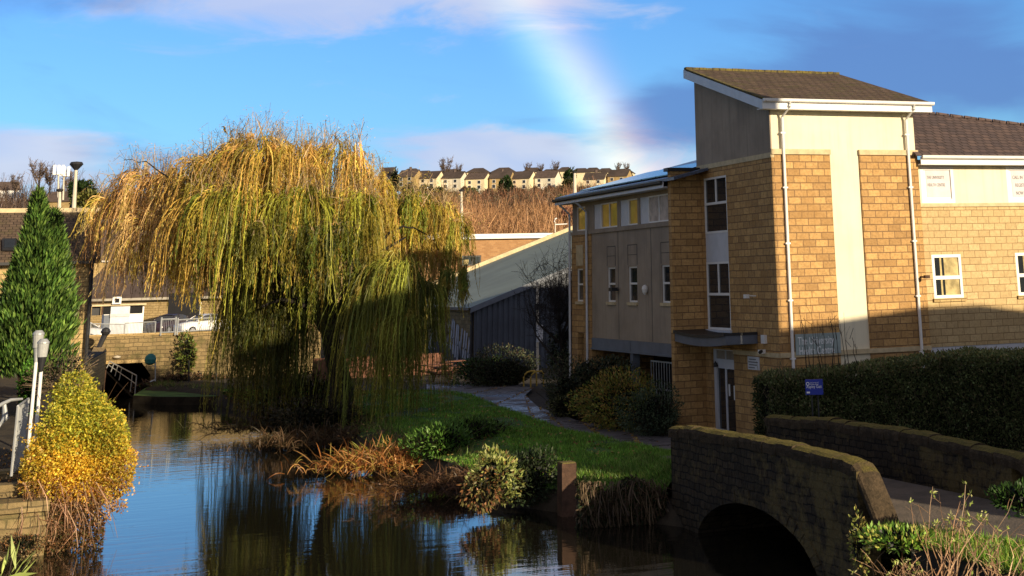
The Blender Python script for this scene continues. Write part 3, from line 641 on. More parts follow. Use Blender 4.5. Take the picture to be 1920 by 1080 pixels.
g = MB(); pts = [(.0, .08), (.0, .0), (-.05, -.05), (-.1, 0), (-.11, .08)]; g.prism([(XE - .065 + a, Ya - .02, zE + .06 + b) for a, b in pts], (0, YF - Ya + .1, 0)); obj('gutter', g, 'dark_metal', HC)
g = MB(); xg = XW + 7; g.prism([(XW + .3, YE - .02, ZB), (xg, YE - .02, ZB), (xg, YE - .02, r_(xg, 0, 0)[2]), (XW + .3, YE - .02, r_(XW + .3, 0, 0)[2])], (0, -.3, 0)); obj('wing_end_wall', g, 'tower_stone', HC)
for i in range(7):
    ya = Ya + .6 + i * 1.42; g = MB(); g.prism([r_(XE + .5, ya, .15), r_(XE + .5, ya + 1.34, .15), r_(XE + 3.6, ya + 1.34, .15), r_(XE + 3.6, ya, .15)], (0, 0, .04)); obj('solar_panel', g, 'pv_solar', HC)
# beam, columns and dark undercroft with the gate
g = MB(); ym_ = yw(1183, 650)
g.obox((XW, 0, 0), dY, nL, Ya, ym_ - .03, -.25, .03, zbm0 - .12, zbm1 - .004); g.obox((XW, 0, 0), dY, nL, ym_ + .03, ypier - .004, -.25, .03, zbm0 - .12, zbm1 - .004); g.obox((XW, 0, 0), dY, nL, Ya, ypier - .004, .031, .09, zbm0 - .16, zbm0 - .10); obj('steel_beam', g, 'blue_grey_steel', HC)
g = MB(); g.box(XW + .02, XW + .3, ym_ - .14, ym_ + .14, ZB, zbm0 - .12); obj('steel_column', g, 'blue_grey_steel', HC)
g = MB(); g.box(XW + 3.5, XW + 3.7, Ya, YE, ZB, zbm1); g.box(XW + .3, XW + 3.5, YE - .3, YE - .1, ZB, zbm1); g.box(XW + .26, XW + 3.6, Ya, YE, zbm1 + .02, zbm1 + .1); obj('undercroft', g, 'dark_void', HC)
g = MB(); yg0, yg1 = Ya + .15, yw(1207, 690)
for i in range(15): u = yg0 + (yg1 - yg0) * i / 14; g.tube([(XW + .3, u, ZB), (XW + .3, u, 3.0)], .014, 5)
for z in (1.0, 2.0, 2.95): g.box(XW + .28, XW + .32, yg0, yg1, z, z + .05)
obj('gate', g, 'galvanised', HC)
for px in (1073.5, 1105.5): u = yw(px, 560); g = MB(); g.tube([(XW - .12, u, ZB), (XW - .12, u, zE - .5), (XE - .06, u + .05, zE - .05)], .05, 8); obj('downpipe', g, 'grey_white', HC)
p = (XW, yw(1159, 543), zw(1159, 543)); g = MB(); g.box(XW - .35, XW - .1, p[1] - .22, p[1] + .12, p[2] - .05, p[2] + .08); g.tube([(XW, p[1], p[2] - .02), (XW - .2, p[1], p[2] - .02)], .03, 6); obj('floodlight', g, 'dark_metal', HC)
p = (XW, yw(1214, 544), zw(1214, 544)); g = MB(); g.lathe((XW - .1, p[1], p[2] - .16), [(.03, 0), (.09, .08), (.12, .2), (.10, .3), (.03, .35)], 10); obj('dome_camera', g, 'white_paint', HC)

# lit wing on the right
YR = Y0 + .18; XE2 = 44.0
def xr(x, y): return onY(x, y, YR)[0]
def zrr(x, y): return onY(x, y, YR)[2]
zg = zrr(1830, 647); zl2 = zrr(1800, 382); zft = zrr(1800, 311)
wu0, wu1, wv0, wv1 = xr(1749, 515), xr(1804, 515), zrr(1776, 559), zrr(1776, 477)
w2 = xr(1906, 510)
hol = [(wu0, wu1, wv0, wv1), (w2, w2 + (wu1 - wu0) * 1.05, wv0, wv1), (w2 + 3.4, w2 + 4.6, wv0, wv1)]
g = MB(); g.wall((0, YR, 0), dX, nF, XR - .05, XE2, zg, zl2 - .1, hol, .3); obj('right_wing_blocks', g, 'pale_blocks', HC)
for h in hol[:2]: window(HC, (0, YR, 0), dX, nF, *h, .06, (), (.47,), fw=.10, sill='warm_stone', blinds=[(.28, .34, .07, .93), (.42, .90, .07, .93)])
window(HC, (0, YR, 0), dX, nF, *hol[2], .06, (), (.47,), fw=.10, sill='warm_stone')
g = MB(); g.box(XR - .02, XE2, YR - .05, YR + .05, zl2 - .1, zl2 + .02); obj('window_ledge', g, 'cast_stone', HC)
px0, px1 = xr(1728, 345), xr(1789, 345); p2 = xr(1888, 345)
pan = [(px0 - .02, px1, zl2 + .03, zft - .02), (p2, p2 + (px1 - px0), zl2 + .03, zft - .02)]
g = MB(); g.wall((0, YR, 0), dX, nF, XR - .04, XE2, zl2 + .02, zft + .2, pan, .25); obj('upper_render', g, 'cream_render', HC)
lines = [['THE UNIVERSITY', 'HEALTH CENTRE'], ['CALL IN TO', 'REGISTER', 'NOW']]
for (a, b, c, d), ls in zip(pan, lines):
    wf = window(HC, (0, YR, 0), dX, nF, a, b, c, d, .06, fw=.12, gm='white_paint')
    h = d - c; g = MB(); g.box(a + .24, b - .14, YR + .035, YR + .04, c + .2, d - .1); pt = obj('poster', g, 'poster', wf)
    for i, s in enumerate(ls): text('poster_lettering', s, .15 if len(ls) == 2 else .17, 'ink', wf, (a + .27 + (.10 if len(ls) == 3 and i else 0), YR + .032, d - .42 - i * (.25 if len(ls) == 2 else .27)), dX, sx=.62 if len(ls) == 2 else .72)
zf2 = zrr(1800, 304); g = MB(); g.box(XR + .0, XE2, YR - .42, YR - .39, zf2 - .12, zf2 + .14); g.box(XR + .0, XE2, YR - .39, YR + .02, zf2 - .12, zf2 - .09); obj('fascia', g, 'white_paint', HC)
gutter(XR + .02, XE2, YR - .43, zf2 + .12, HC)
t20 = math.tan(math.radians(24)); pl0 = np.array((0, YR - .45, zf2 + .16)); pn = np.array((0, -t20, 1.0))
ra, rb_ = onP(1718, 214, pl0, pn), onP(1920, 239, pl0, pn); rc = ra + (rb_ - ra) * 3.2
g = MB(); ra = ra + (rb_ - ra) * ((XR - .2 - ra[0]) / (rb_[0] - ra[0])); q0 = (XR - .2, YR - .45, zf2 + .16); q1 = (XE2, YR - .45, zf2 + .16); g.prism([q0, q1, tuple(rc), tuple(ra)], (0, 0, .07)); obj('right_wing_roof', g, 'hip_tiles', HC)
g = MB(); e = ra - (ra - rb_) * 0
for i in range(30):
    a = ra + (rc - ra) * i / 30; b = ra + (rc - ra) * (i + .92) / 30; g.tube([a + (0, 0, .08), b + (0, 0, .08)], [.10, .085], 6)
obj('hip_ridge', g, 'hip_tiles', HC)
g = MB(); g.box(XR - .04, XE2, YR + .02, YR + .3, zg - .38, zg - .004); obj('steel_beam', g, 'grey_white', HC)
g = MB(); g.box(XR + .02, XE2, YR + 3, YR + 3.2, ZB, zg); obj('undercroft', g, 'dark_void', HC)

# signs
sx0, sx1, sz0, sz1 = onY(1490, 645, Y0)[0], onY(1574, 645, Y0)[0], onY(1530, 664, Y0)[2], onY(1530, 625, Y0)[2]
SG = thing('building_sign', 'grey green name board on the sunlit tower, above the hedge', 'sign', ((sx0 + sx1) / 2, Y0 - .05, sz0))
g = MB(); g.box(sx0, sx1, Y0 - .08, Y0 - .034, sz0, sz1); obj('board', g, 'sign_green_grey', SG)
for i, s in enumerate(('The University', 'Health Centre')): text('lettering', s, .34, 'lettering', SG, (sx0 + .07 + i * .03, Y0 - .085, sz1 - .32 - i * .30), dX, sx=.64)
p = onX(1414, 681, X0); SG = thing('wall_plaque', 'small pale grey notice plate on the shaded tower wall beside the door', 'sign', (X0, p[1], p[2] - .2))
g = MB(); g.obox((X0, 0, 0), dY, nL, p[1] - .42, p[1] + .42, .003, .03, p[2] - .2, p[2] + .2); obj('board', g, 'grey_white', SG)
g = MB()
for i, (a, b) in enumerate(((.30, -.2), (.36, -.34), (.33, -.25), (.36, -.1))): g.obox((X0, 0, 0), dY, nL, p[1] + b, p[1] + a, .031, .033, p[2] + .10 - i * .085, p[2] + .135 - i * .085)
obj('printed_lines', g, 'ink', SG)

# ------------------------------------------------------------------ stone footbridge over the canal arm
BR = thing('stone_footbridge', 'old dark stone footbridge with one arch and mossy coping at the water edge', 'bridge', (17, 32, 0))
ys = np.linspace(36.5, 27.3, 61)
topz = lambda y: 2.20 + .13 * math.sin(math.pi * min(1, max(0, (36.5 - y) / 9.9)))
xn = lambda y: 15.32 + .012 * max(0, 32 - y) ** 1.6
xfar = lambda y: 18.95 + .03 * (37 - y)
YC, HS = 31.95, 3.05
def soff(y):
    t = (y - YC) / HS
    return -.35 + 1.32 * math.sqrt(1 - t * t) if abs(t) < 1 else -.8
g = MB(); nz = 9
rows = []
for j in range(nz + 1):
    rows.append([(xn(y) + rng.normal() * .006, y, soff(y) + (topz(y) - .10 - soff(y)) * j / nz) for y in ys])
g.grid(rows); g.quad((xn(ys[0]), ys[0], -.8), (xn(ys[0]), ys[0], topz(ys[0]) - .1), (xn(ys[0]) + .45, ys[0] + .1, topz(ys[0]) - .1), (xn(ys[0]) + .45, ys[0] + .1, -.8))
g.quad((xn(ys[-1]), ys[-1], -.8), (xn(ys[-1]), ys[-1], topz(ys[-1]) - .1), (xn(ys[-1]) + .45, ys[-1], topz(ys[-1]) - .1), (xn(ys[-1]) + .45, ys[-1], -.8))
g.grid([[(xn(y) + .42, y, 1.0) for y in ys], [(xn(y) + .42, y, topz(y) - .1) for y in ys]])
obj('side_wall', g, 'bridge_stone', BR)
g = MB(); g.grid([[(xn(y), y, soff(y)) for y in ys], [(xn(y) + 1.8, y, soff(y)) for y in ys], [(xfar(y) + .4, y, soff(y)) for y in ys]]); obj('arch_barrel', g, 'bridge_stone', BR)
g = MB()
for i in range(26):                                              # ring of arch stones, a little proud of the wall
    a0, a1 = math.pi * (i + .03) / 26, math.pi * (i + .97) / 26; d = rng.uniform(.018, .035)
    P = lambda a, r: (YC + (HS + r) * math.cos(a), -.35 + (1.32 + r) * math.sin(a))
    pts = [P(a0, 0), P(a1, 0), P(a1, .30), P(a0, .30)]
    g.prism([(xn(y) - d, y, z) for y, z in pts], (.12, 0, 0))
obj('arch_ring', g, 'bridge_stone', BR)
def coping(fx, y0, y1, tz, w, parent, ramp):
    g = MB(); n = 30; rows = []
    prof = [(-.03, -.10), (-.04, .05), (-.01, .12), (.10, .165), (w * .5, .175), (w - .10, .165), (w + .01, .12), (w + .04, .05), (w + .03, -.10)]
    y = y0
    while y > y1 + .05:
        L = min(rng.uniform(.5, .85), y - y1); ja, jb, jc = rng.normal(size=3) * .012; row = lambda q: [(fx(q) + a_ + ja + rng.normal() * .007, q + rng.normal() * .005, tz(q) + b_ - .08 + jb + rng.normal() * .008) for a_, b_ in prof]
        rr_ = [row(y - .008), row(y - L * .33), row(y - L * .66), row(y - L + .008)]; g.grid(rr_); g.poly(rr_[0]); g.poly(rr_[-1]); y -= L
    rows = [[(fx(y1) + a_, y1, tz(y1) + b_ - .08) for a_, b_ in prof]]
    if ramp:                                                     # the end stone slopes down to the ground
        for dy, dz in ((.25, .05), (.45, .22), (.85, .85), (1.05, 1.25)):
            y = y1 - dy; rows.append([(fx(y1) + a + dy * .16, y + max(0, b) * -.3, tz(y1) + b - .08 - dz) for a, b in prof])
    g.grid(rows); g.poly(rows[0]); g.poly(rows[-1]); return obj('coping', g, 'coping_stone', parent, smooth=False)
coping(xn, 36.6, 27.75, topz, .46, BR, True)
ysf = np.linspace(38.2, 27.4, 50); topf = lambda y: 2.12 + .16 * math.sin(math.pi * min(1, max(0, (38.2 - y) / 10.8)))
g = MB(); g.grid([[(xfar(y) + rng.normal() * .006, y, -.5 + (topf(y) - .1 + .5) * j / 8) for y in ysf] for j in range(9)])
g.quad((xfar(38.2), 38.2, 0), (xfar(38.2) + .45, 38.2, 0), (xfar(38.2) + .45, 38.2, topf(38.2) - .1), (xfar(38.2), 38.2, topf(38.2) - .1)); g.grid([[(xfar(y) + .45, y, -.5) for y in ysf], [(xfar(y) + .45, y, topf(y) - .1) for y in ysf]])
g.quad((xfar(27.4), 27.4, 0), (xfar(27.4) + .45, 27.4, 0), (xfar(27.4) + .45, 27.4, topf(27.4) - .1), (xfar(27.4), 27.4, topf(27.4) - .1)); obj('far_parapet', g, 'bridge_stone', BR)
coping(xfar, 38.3, 27.4, topf, .46, BR, True)

# hedge in front of the sunlit walls, with its information board
HED = thing('clipped_hedge', 'tall dense dark green hedge along the path below the sunlit walls', 'hedge', (24, 39, ZB))
HP = [(19.45, 39.9), (22.4, 37.6), (25.7, 35.5), (30.5, 32.8), (34, 31)]
def hedge_pt(u): 
    s = np.array([0, 3.74, 7.66, 13.2, 17.1]); return np.interp(u, s, [p[0] for p in HP]), np.interp(u, s, [p[1] for p in HP])
lb = LB(); n = 90000; u = rng.uniform(0, 13.5, n) ; zt = 3.02 + .012 * u + .42 * np.clip((u - 1.2) / 4.0, 0, 1)
wv = lambda a, b: np.array([mnoise.noise(Vector((x * .9, y * 1.3, 3.1))) for x, y in zip(a, b)])
fx, fy = hedge_pt(u); zf_ = rng.uniform(0, 1, n) ** .8; kind = rng.uniform(size=n); z = .85 + (zt - .85) * zf_
bump_ = wv(u, z); dep = np.where(kind < .62, rng.uniform(-.12, .25, n) - bump_ * .28, rng.uniform(0, 2.6, n))
z = np.where(kind < .62, z, zt + rng.uniform(-.12, .08, n) + bump_ * .18); rd = np.clip((zf_ - .93) / .07, 0, 1); dep = np.where((kind < .62), dep + rd * .12, dep)
pos = np.column_stack([fx + dep * .55, fy + dep * .83, z]); end = (u < .35) & (kind < .62)
qq = rng.uniform(0, 1.9, end.sum()); pos[end] += np.column_stack([qq * .61, qq * .79, np.zeros(end.sum())])
dirs = np.where((kind < .62)[:, None], np.array((-.5, -.8, .35)), np.array((-.1, -.2, 1))) + unit(n) * .9
ne = 5000; pe = np.column_stack([19.45 + rng.uniform(-.12, .25, ne), np.full(ne, 39.9), rng.uniform(.85, 3.05, ne)]); qe = rng.uniform(0, 2.0, ne); pe[:, 0] += qe * .61; pe[:, 1] += qe * .79
lb.leaves(pe, np.array((-.9, -.3, .3)) + unit(ne) * .9, rng.uniform(.06, .12, ne), .045, pal([(.06, .085, .03), (.04, .058, .022)], ne, .35))
lb.leaves(pos, dirs, rng.uniform(.06, .12, n), rng.uniform(.03, .06, n), pal([(.12, .155, .06), (.085, .11, .042), (.15, .16, .065), (.21, .18, .09)], n, .35, [.4, .3, .2, .1]))
k = 900; u = rng.uniform(0, 13.4, k); fx, fy = hedge_pt(u); b = np.column_stack([fx + .1, fy + .15, rng.uniform(1.2, 3.2, k)]); tip = b + np.column_stack([rng.normal(size=k) * .15 - .12, rng.normal(size=k) * .12 - .16, rng.uniform(.25, .6, k)])
t_ = np.linspace(0, 1, 4)[None, :, None]; lb.ribbon(b[:, None] * (1 - t_) + tip[:, None] * t_, .016, pal([(.20, .17, .11), (.13, .125, .06)], k, .3))
k = 340; u = rng.uniform(0, 13.4, k); fx, fy = hedge_pt(u); q = rng.uniform(0, 1.6, k); b = np.column_stack([fx + q * .55, fy + q * .83, 2.95 + .42 * np.clip((u - 1.2) / 4.0, 0, 1)]); tip = b + np.column_stack([rng.normal(size=k) * .1, rng.normal(size=k) * .1, rng.uniform(.12, .32, k)])
lb.ribbon(b[:, None] * (1 - t_) + tip[:, None] * t_, .014, pal([(.06, .06, .03)], k, .3)); pp = tip[rng.integers(0, k, k * 6)] - np.array((0, 0, 1)) * rng.uniform(0, .25, (k * 6, 1)); lb.leaves(pp, unit(k * 6) + (0, 0, .4), .07, .035, pal([(.03, .045, .016)], k * 6))
lb.build('foliage', 'leaf', HED)
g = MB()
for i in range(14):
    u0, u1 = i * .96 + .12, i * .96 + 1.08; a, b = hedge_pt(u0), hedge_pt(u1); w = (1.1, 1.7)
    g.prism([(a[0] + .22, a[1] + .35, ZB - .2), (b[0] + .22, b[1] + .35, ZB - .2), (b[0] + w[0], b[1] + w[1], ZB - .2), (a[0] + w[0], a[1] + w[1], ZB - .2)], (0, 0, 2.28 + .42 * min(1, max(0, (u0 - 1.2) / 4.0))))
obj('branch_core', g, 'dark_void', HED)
lb = LB()                                                        # bare shoots standing out of the hedge top
for i in range(13):
    px = [1497, 1508, 1519, 1532, 1540, 1549, 1556, 1563, 1574, 1582, 1590, 1601, 1527][i]; pt = [575, 590, 560, 600, 588, 575, 592, 582, 600, 586, 614, 640, 610][i]
    b = at(px + rng.uniform(-8, 8) + 10, 690, 44.3); tp = at(px, pt, 44.3); m_ = b * .45 + tp * .55 + rng.normal(size=3) * .05; P = np.array([[b, b * .7 + m_ * .3, m_, tp]]); lb.ribbon(P, np.array([[.035, .03, .022, .01]]), [(.045, .035, .025)])
    for j in range(3): s_ = b + (tp - b) * rng.uniform(.45, .8); lb.ribbon(np.array([[s_, s_ + np.array((rng.normal() * .12, rng.normal() * .1, rng.uniform(.15, .35)))]]), .014, [(.05, .04, .03)])
lb.build('bare_shoots', 'twig', HED)

p = at(1526, 740, 42.5); q = at(1526, 711, 42.5); SG = thing('information_sign', 'small bright blue information board standing against the dark hedge', 'sign', (p[0], p[1], 1.0))
a0, a1 = at(1510, 726, 42.5), at(1543, 724, 42.5); du = np.array((a1[0] - a0[0], a1[1] - a0[1], 0)); wd = np.linalg.norm(du); du /= wd; nn = np.cross(du, (0, 0, 1)); o = (a0[0], a0[1], 0)
g = MB(); g.obox(o, du, nn, 0, wd, 0, .04, p[2], q[2]); obj('board', g, 'blue_sign', SG)
g = MB(); g.obox(o, du, nn, wd * .3, wd * .38, -.06, -.004, .9, q[2] - .05); g.obox(o, du, nn, wd * .65, wd * .73, -.06, -.004, .9, q[2] - .05); obj('post', g, 'dark_metal', SG)
fo = np.array(o) + nn * .045
text('lettering', 'Aspley Gait', .115, 'lettering', SG, fo + du * .03 + (0, 0, p[2] + .175), du, sx=.78)
text('lettering', 'University of', .045, 'lettering', SG, fo + du * .13 + (0, 0, q[2] - .10), du); text('lettering', 'Huddersfield', .045, 'lettering', SG, fo + du * .13 + (0, 0, q[2] - .145), du)
g = MB(); c = fo + du * .07 + np.array((0, 0, q[2] - .115)); R = lambda a, r: tuple(c + du * math.cos(a) * r + np.array((0, 0, math.sin(a) * r)))
for i in range(14): a, b = i * .449, (i + 1) * .449; g.prism([R(a, .03), R(b, .03), R(b, .048), R(a, .048)], nn * .004)
obj('emblem', g, 'lettering', SG); g = MB(); g.obox(fo, du, nn, .03, .12, 0, .004, p[2] + .04, p[2] + .085); obj('white_label', g, 'lettering', SG)

# ------------------------------------------------------------------ shrubs along the path
def shr(px, py, D, r, n, L, Wd, cols, label, name='shrub', cat='shrub', group='shrubs beside the canal path', **kw):
    c = at(px, py, D); return shrub(name, label, cat, c, r, n, L, Wd, cols, group, **kw)
DK = [(.055, .07, .036), (.075, .09, .042), (.04, .055, .03), (.09, .075, .04)]
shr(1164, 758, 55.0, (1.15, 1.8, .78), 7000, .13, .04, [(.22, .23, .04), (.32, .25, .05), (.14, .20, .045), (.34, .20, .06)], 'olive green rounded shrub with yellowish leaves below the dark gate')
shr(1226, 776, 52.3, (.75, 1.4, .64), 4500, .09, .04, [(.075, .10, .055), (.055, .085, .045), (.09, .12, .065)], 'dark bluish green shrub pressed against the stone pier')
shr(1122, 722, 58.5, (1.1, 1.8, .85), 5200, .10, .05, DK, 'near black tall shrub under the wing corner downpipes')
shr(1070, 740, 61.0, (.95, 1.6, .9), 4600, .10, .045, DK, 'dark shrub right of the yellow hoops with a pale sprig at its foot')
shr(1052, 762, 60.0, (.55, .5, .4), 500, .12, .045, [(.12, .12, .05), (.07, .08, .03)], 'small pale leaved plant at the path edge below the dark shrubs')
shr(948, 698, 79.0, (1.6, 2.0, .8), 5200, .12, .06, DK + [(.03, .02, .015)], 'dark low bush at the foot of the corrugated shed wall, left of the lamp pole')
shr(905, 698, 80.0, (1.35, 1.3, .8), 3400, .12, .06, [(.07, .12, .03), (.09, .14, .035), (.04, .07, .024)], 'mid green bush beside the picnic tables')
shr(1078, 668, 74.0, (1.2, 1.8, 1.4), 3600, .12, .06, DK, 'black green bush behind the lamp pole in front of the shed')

# bank plants
GR = [(.09, .20, .03), (.06, .14, .024), (.13, .24, .045)]
def tuft(name, label, cat, group, px, py, D, r, n, L, wd, cols, lean=(0, 0, 1), spread=.6, w=None, m='dry_leaf', z0=None):
    c = at(px, py, D); lb = LB(); b = c + rng.normal(size=(n, 3)) * np.array((r[0], r[1], 0)) * .5
    b[:, 2] = (z0 if z0 is not None else c[2]) + rng.uniform(0, r[2], n)
    d = np.array(lean) + rng.normal(size=(n, 3)) * spread; d[:, 2] = np.abs(d[:, 2]) * .8 + .1; d /= np.linalg.norm(d, axis=1, keepdims=True); ln = L * rng.uniform(.5, 1.25, n)
    t = np.linspace(0, 1, 5)[None, :, None]; droop = rng.uniform(.1, .8, n)[:, None, None]
    P = b[:, None] + d[:, None] * ln[:, None, None] * t - np.array((0, 0, 1)) * droop * ln[:, None, None] * t ** 2.2
    P[..., 2] = np.maximum(P[..., 2], .01)
    wv_ = np.broadcast_to(np.array([.7, 1, .9, .6, .1]) * wd, (n, 5)); lb.ribbon(P, wv_, pal(cols, n, .3, w))
    return tag(lb.build(name, m), label, cat, group)
RD = [(.42, .17, .05), (.30, .12, .035), (.50, .27, .10), (.36, .26, .06)]
BP = 'plants along the canal bank'
tuft('reed_clump', 'orange brown dead reeds leaning out over the water, lit by the sun', 'reeds', BP, 732, 853, 52.4, (2.2, 1.0, .3), 1500, .95, .035, RD, (-.15, -.2, .8), .55, z0=.1)
tuft('reed_clump', 'yellow green reed blades at the left tip of the dead reeds', 'reeds', BP, 703, 850, 53.0, (.7, .6, .2), 260, .9, .035, [(.38, .34, .06), (.28, .30, .06)], (-.7, -.2, .6), .4, z0=.25)
tuft('reed_clump', 'dull red brown dead stems at the waterline between reeds and pale shrub', 'reeds', BP, 855, 885, 46.5, (2.2, 1.3, .3), 1300, .75, .028, [(.11, .055, .03), (.075, .045, .025), (.14, .08, .04)], (-.3, -.4, .5), .6, z0=.1)
shr(828, 828, 51.5, (1.0, .8, .5), 1500, .16, .045, GR, 'bright green weeds right beside the dead reeds', 'weeds', 'weeds', BP, up=.6)
shr(885, 805, 53.5, (1.1, .8, .35), 1100, .14, .04, [(.09, .16, .03), (.06, .12, .02)], 'pale green low weeds on the lawn edge above the reeds', 'weeds', 'weeds', BP, up=.6)
shr(985, 893, 43.0, (.8, .9, .65), 2600, .10, .045, [(.03, .05, .022), (.022, .036, .016), (.05, .07, .03)], 'dark leafy bramble left of the timber post', 'bramble', 'bramble', BP, up=.5)
shr(930, 895, 42.2, (.6, .5, .66), 1300, .13, .055, [(.34, .36, .10), (.22, .27, .07), (.42, .42, .18), (.30, .17, .06)], 'variegated cream and green shrub overhanging the water', 'shrub', 'shrub', BP, w=[.35, .35, .2, .1])
shr(905, 925, 41.6, (.5, .45, .4), 500, .13, .05, [(.22, .10, .04), (.14, .12, .04)], 'russet sprays under the variegated shrub touching the water', 'shrub', 'shrub', BP, up=-.8)
c = at(1172, 925, 39.2); lb = LB(); n = 5200; U = rng.uniform(-1, 1, n)
pp = np.column_stack([np.interp(U, [-1, 1], [onZ(1090, 962, .3)[0], 15.25]), np.interp(U, [-1, 1], [onZ(1090, 962, .3)[1], 37.0]), rng.uniform(.02, 1, n)]); pp[:, 2] = .02 + pp[:, 2] * (.95 + .15 * np.sin(U * 5)); pp[:, 1] -= .15 + .2 * np.sin(pp[:, 2] * 3) + rng.uniform(-.1, .15, n); pp[:, 0] -= rng.uniform(0, .25, n)
lb.leaves(pp, unit(n) + (-.3, -.5, -.6), .13, .05, pal([(.045, .055, .02), (.07, .06, .03), (.03, .045, .02), (.10, .07, .04)], n))
k = 420; i_ = rng.integers(0, n, k); b = pp[i_] * 1.0; b[:, 2] = np.minimum(b[:, 2] + .3, 1.05); e = b + np.column_stack([rng.normal(size=k) * .12, rng.normal(size=k) * .12 - .1, -rng.uniform(.2, .8, k)]); e[:, 2] = np.maximum(e[:, 2], .01); lb.ribbon(b[:, None] * (1 - t_) + e[:, None] * t_ + np.array((-.1, -.15, 0)) * (t_ * (1 - t_)) * 2, .022, pal([(.14, .10, .06), (.09, .06, .04)], k))
tag(lb.build('hanging_ivy', 'leaf'), 'matted ivy and dead stems hanging down the bank between post and bridge', 'ivy', BP)
# timber mooring post
p = at(1063, 965, 41.5); tz = at(1063, 868, 41.5)[2]; PO = thing('timber_post', 'square weathered timber post standing in the water at the bank edge', 'post', (p[0], p[1], 0))
g = MB(); g.box(p[0] - .2, p[0] + .2, p[1] - .2, p[1] + .2, -.5, tz); obj('post', g, 'wood', PO); g = MB(); g.prism([(p[0] - .19, p[1] - .19, tz), (p[0] + .19, p[1] - .19, tz), (p[0] + .19, p[1] + .19, tz), (p[0] - .19, p[1] + .19, tz)], (0, 0, .03)); obj('post_top', g, 'coping_moss', PO)

# lawn blades: uncountable
lb = LB(); n = 75000; A = np.array(LAWN); R_, K_ = A.shape[:2]
ri, ki = rng.uniform(0, R_ - 1.001, n), (rng.uniform(0, 1, n) ** 1.5) * (K_ - 1.001); r0, k0 = ri.astype(int), ki.astype(int); fr, fk = (ri - r0)[:, None], (ki - k0)[:, None]
b = A[r0, k0] * (1 - fr) * (1 - fk) + A[r0 + 1, k0] * fr * (1 - fk) + A[r0, k0 + 1] * (1 - fr) * fk + A[r0 + 1, k0 + 1] * fr * fk
nz_ = np.array([mnoise.noise(Vector((q[0] * .8, q[1] * .5, 7))) for q in b]); keep = rng.uniform(size=n) < np.clip(1.0 - (nz_ - .12) * 3.5, .12, 1); b = b[keep]; nz_ = nz_[keep]; n = len(b)
lb.leaves(b - (0, 0, .01), unit(n) * .55 + (0, 0, 1), rng.uniform(.05, .14, n) * (1.15 - nz_ * .9), .022, pal([(.16, .34, .04), (.12, .26, .03), (.22, .36, .055)], n, .3)); n = 9000; q = rng.uniform(0, 1, (n, 2)); VG = np.array([[(13.6, 41.2, .52), (15.2, 36.9, .6)], [(17.02, 42.6, GZ + .052), (15.86, 37.0, 1.203)]]); b = VG[0, 0] * (1 - q[:, :1]) * (1 - q[:, 1:]) + VG[1, 0] * q[:, :1] * (1 - q[:, 1:]) + VG[0, 1] * (1 - q[:, :1]) * q[:, 1:] + VG[1, 1] * q[:, :1] * q[:, 1:]; b[:, 2] += .05
lb.leaves(b, unit(n) * .6 + (0, 0, 1), rng.uniform(.08, .22, n), .022, pal([(.13, .26, .035), (.09, .20, .026), (.20, .26, .06)], n, .3))
ed = inner[3:150:1]; n = 5200; i_ = rng.integers(0, len(ed), n); b = np.array(ed)[i_] + rng.normal(size=(n, 3)) * (.35, .35, 0); b[:, 2] = .5 + rng.uniform(0, .2, n); lb.leaves(b, unit(n) * .8 + (0, 0, .9), rng.uniform(.15, .38, n), .026, pal([(.14, .22, .04), (.20, .20, .07), (.24, .17, .08), (.10, .17, .03)], n, .3))
tag(lb.build('grass', 'leaf', kind='stuff'), 'short green grass of the canal side lawn', 'grass')

lb = LB(); n = 1500; ri, ki = rng.uniform(0, R_ - 1.001, n).astype(int), rng.uniform(0, K_ - 1.001, n).astype(int); b = A[ri, ki] + rng.normal(size=(n, 3)) * (.6, .6, 0); b[:, 2] = A[ri, ki][:, 2] + .06; q = rng.uniform(0, 1, (500, 1)); k_ = rng.integers(0, len(pr) - 1, 500); pa_ = np.array(pr)[k_] * q + np.array(pl)[k_] * (1 - q); pa_[:, 2] = GZ + .035
lb.leaves(np.vstack([b, pa_]), unit(n + 500) * (1, 1, .25), .11, .07, pal([(.36, .22, .08), (.28, .15, .06), (.42, .32, .10)], n + 500)); tag(lb.build('fallen_leaves', 'dry_leaf', kind='stuff'), 'fallen willow leaves scattered over the lawn and path', 'leaves')

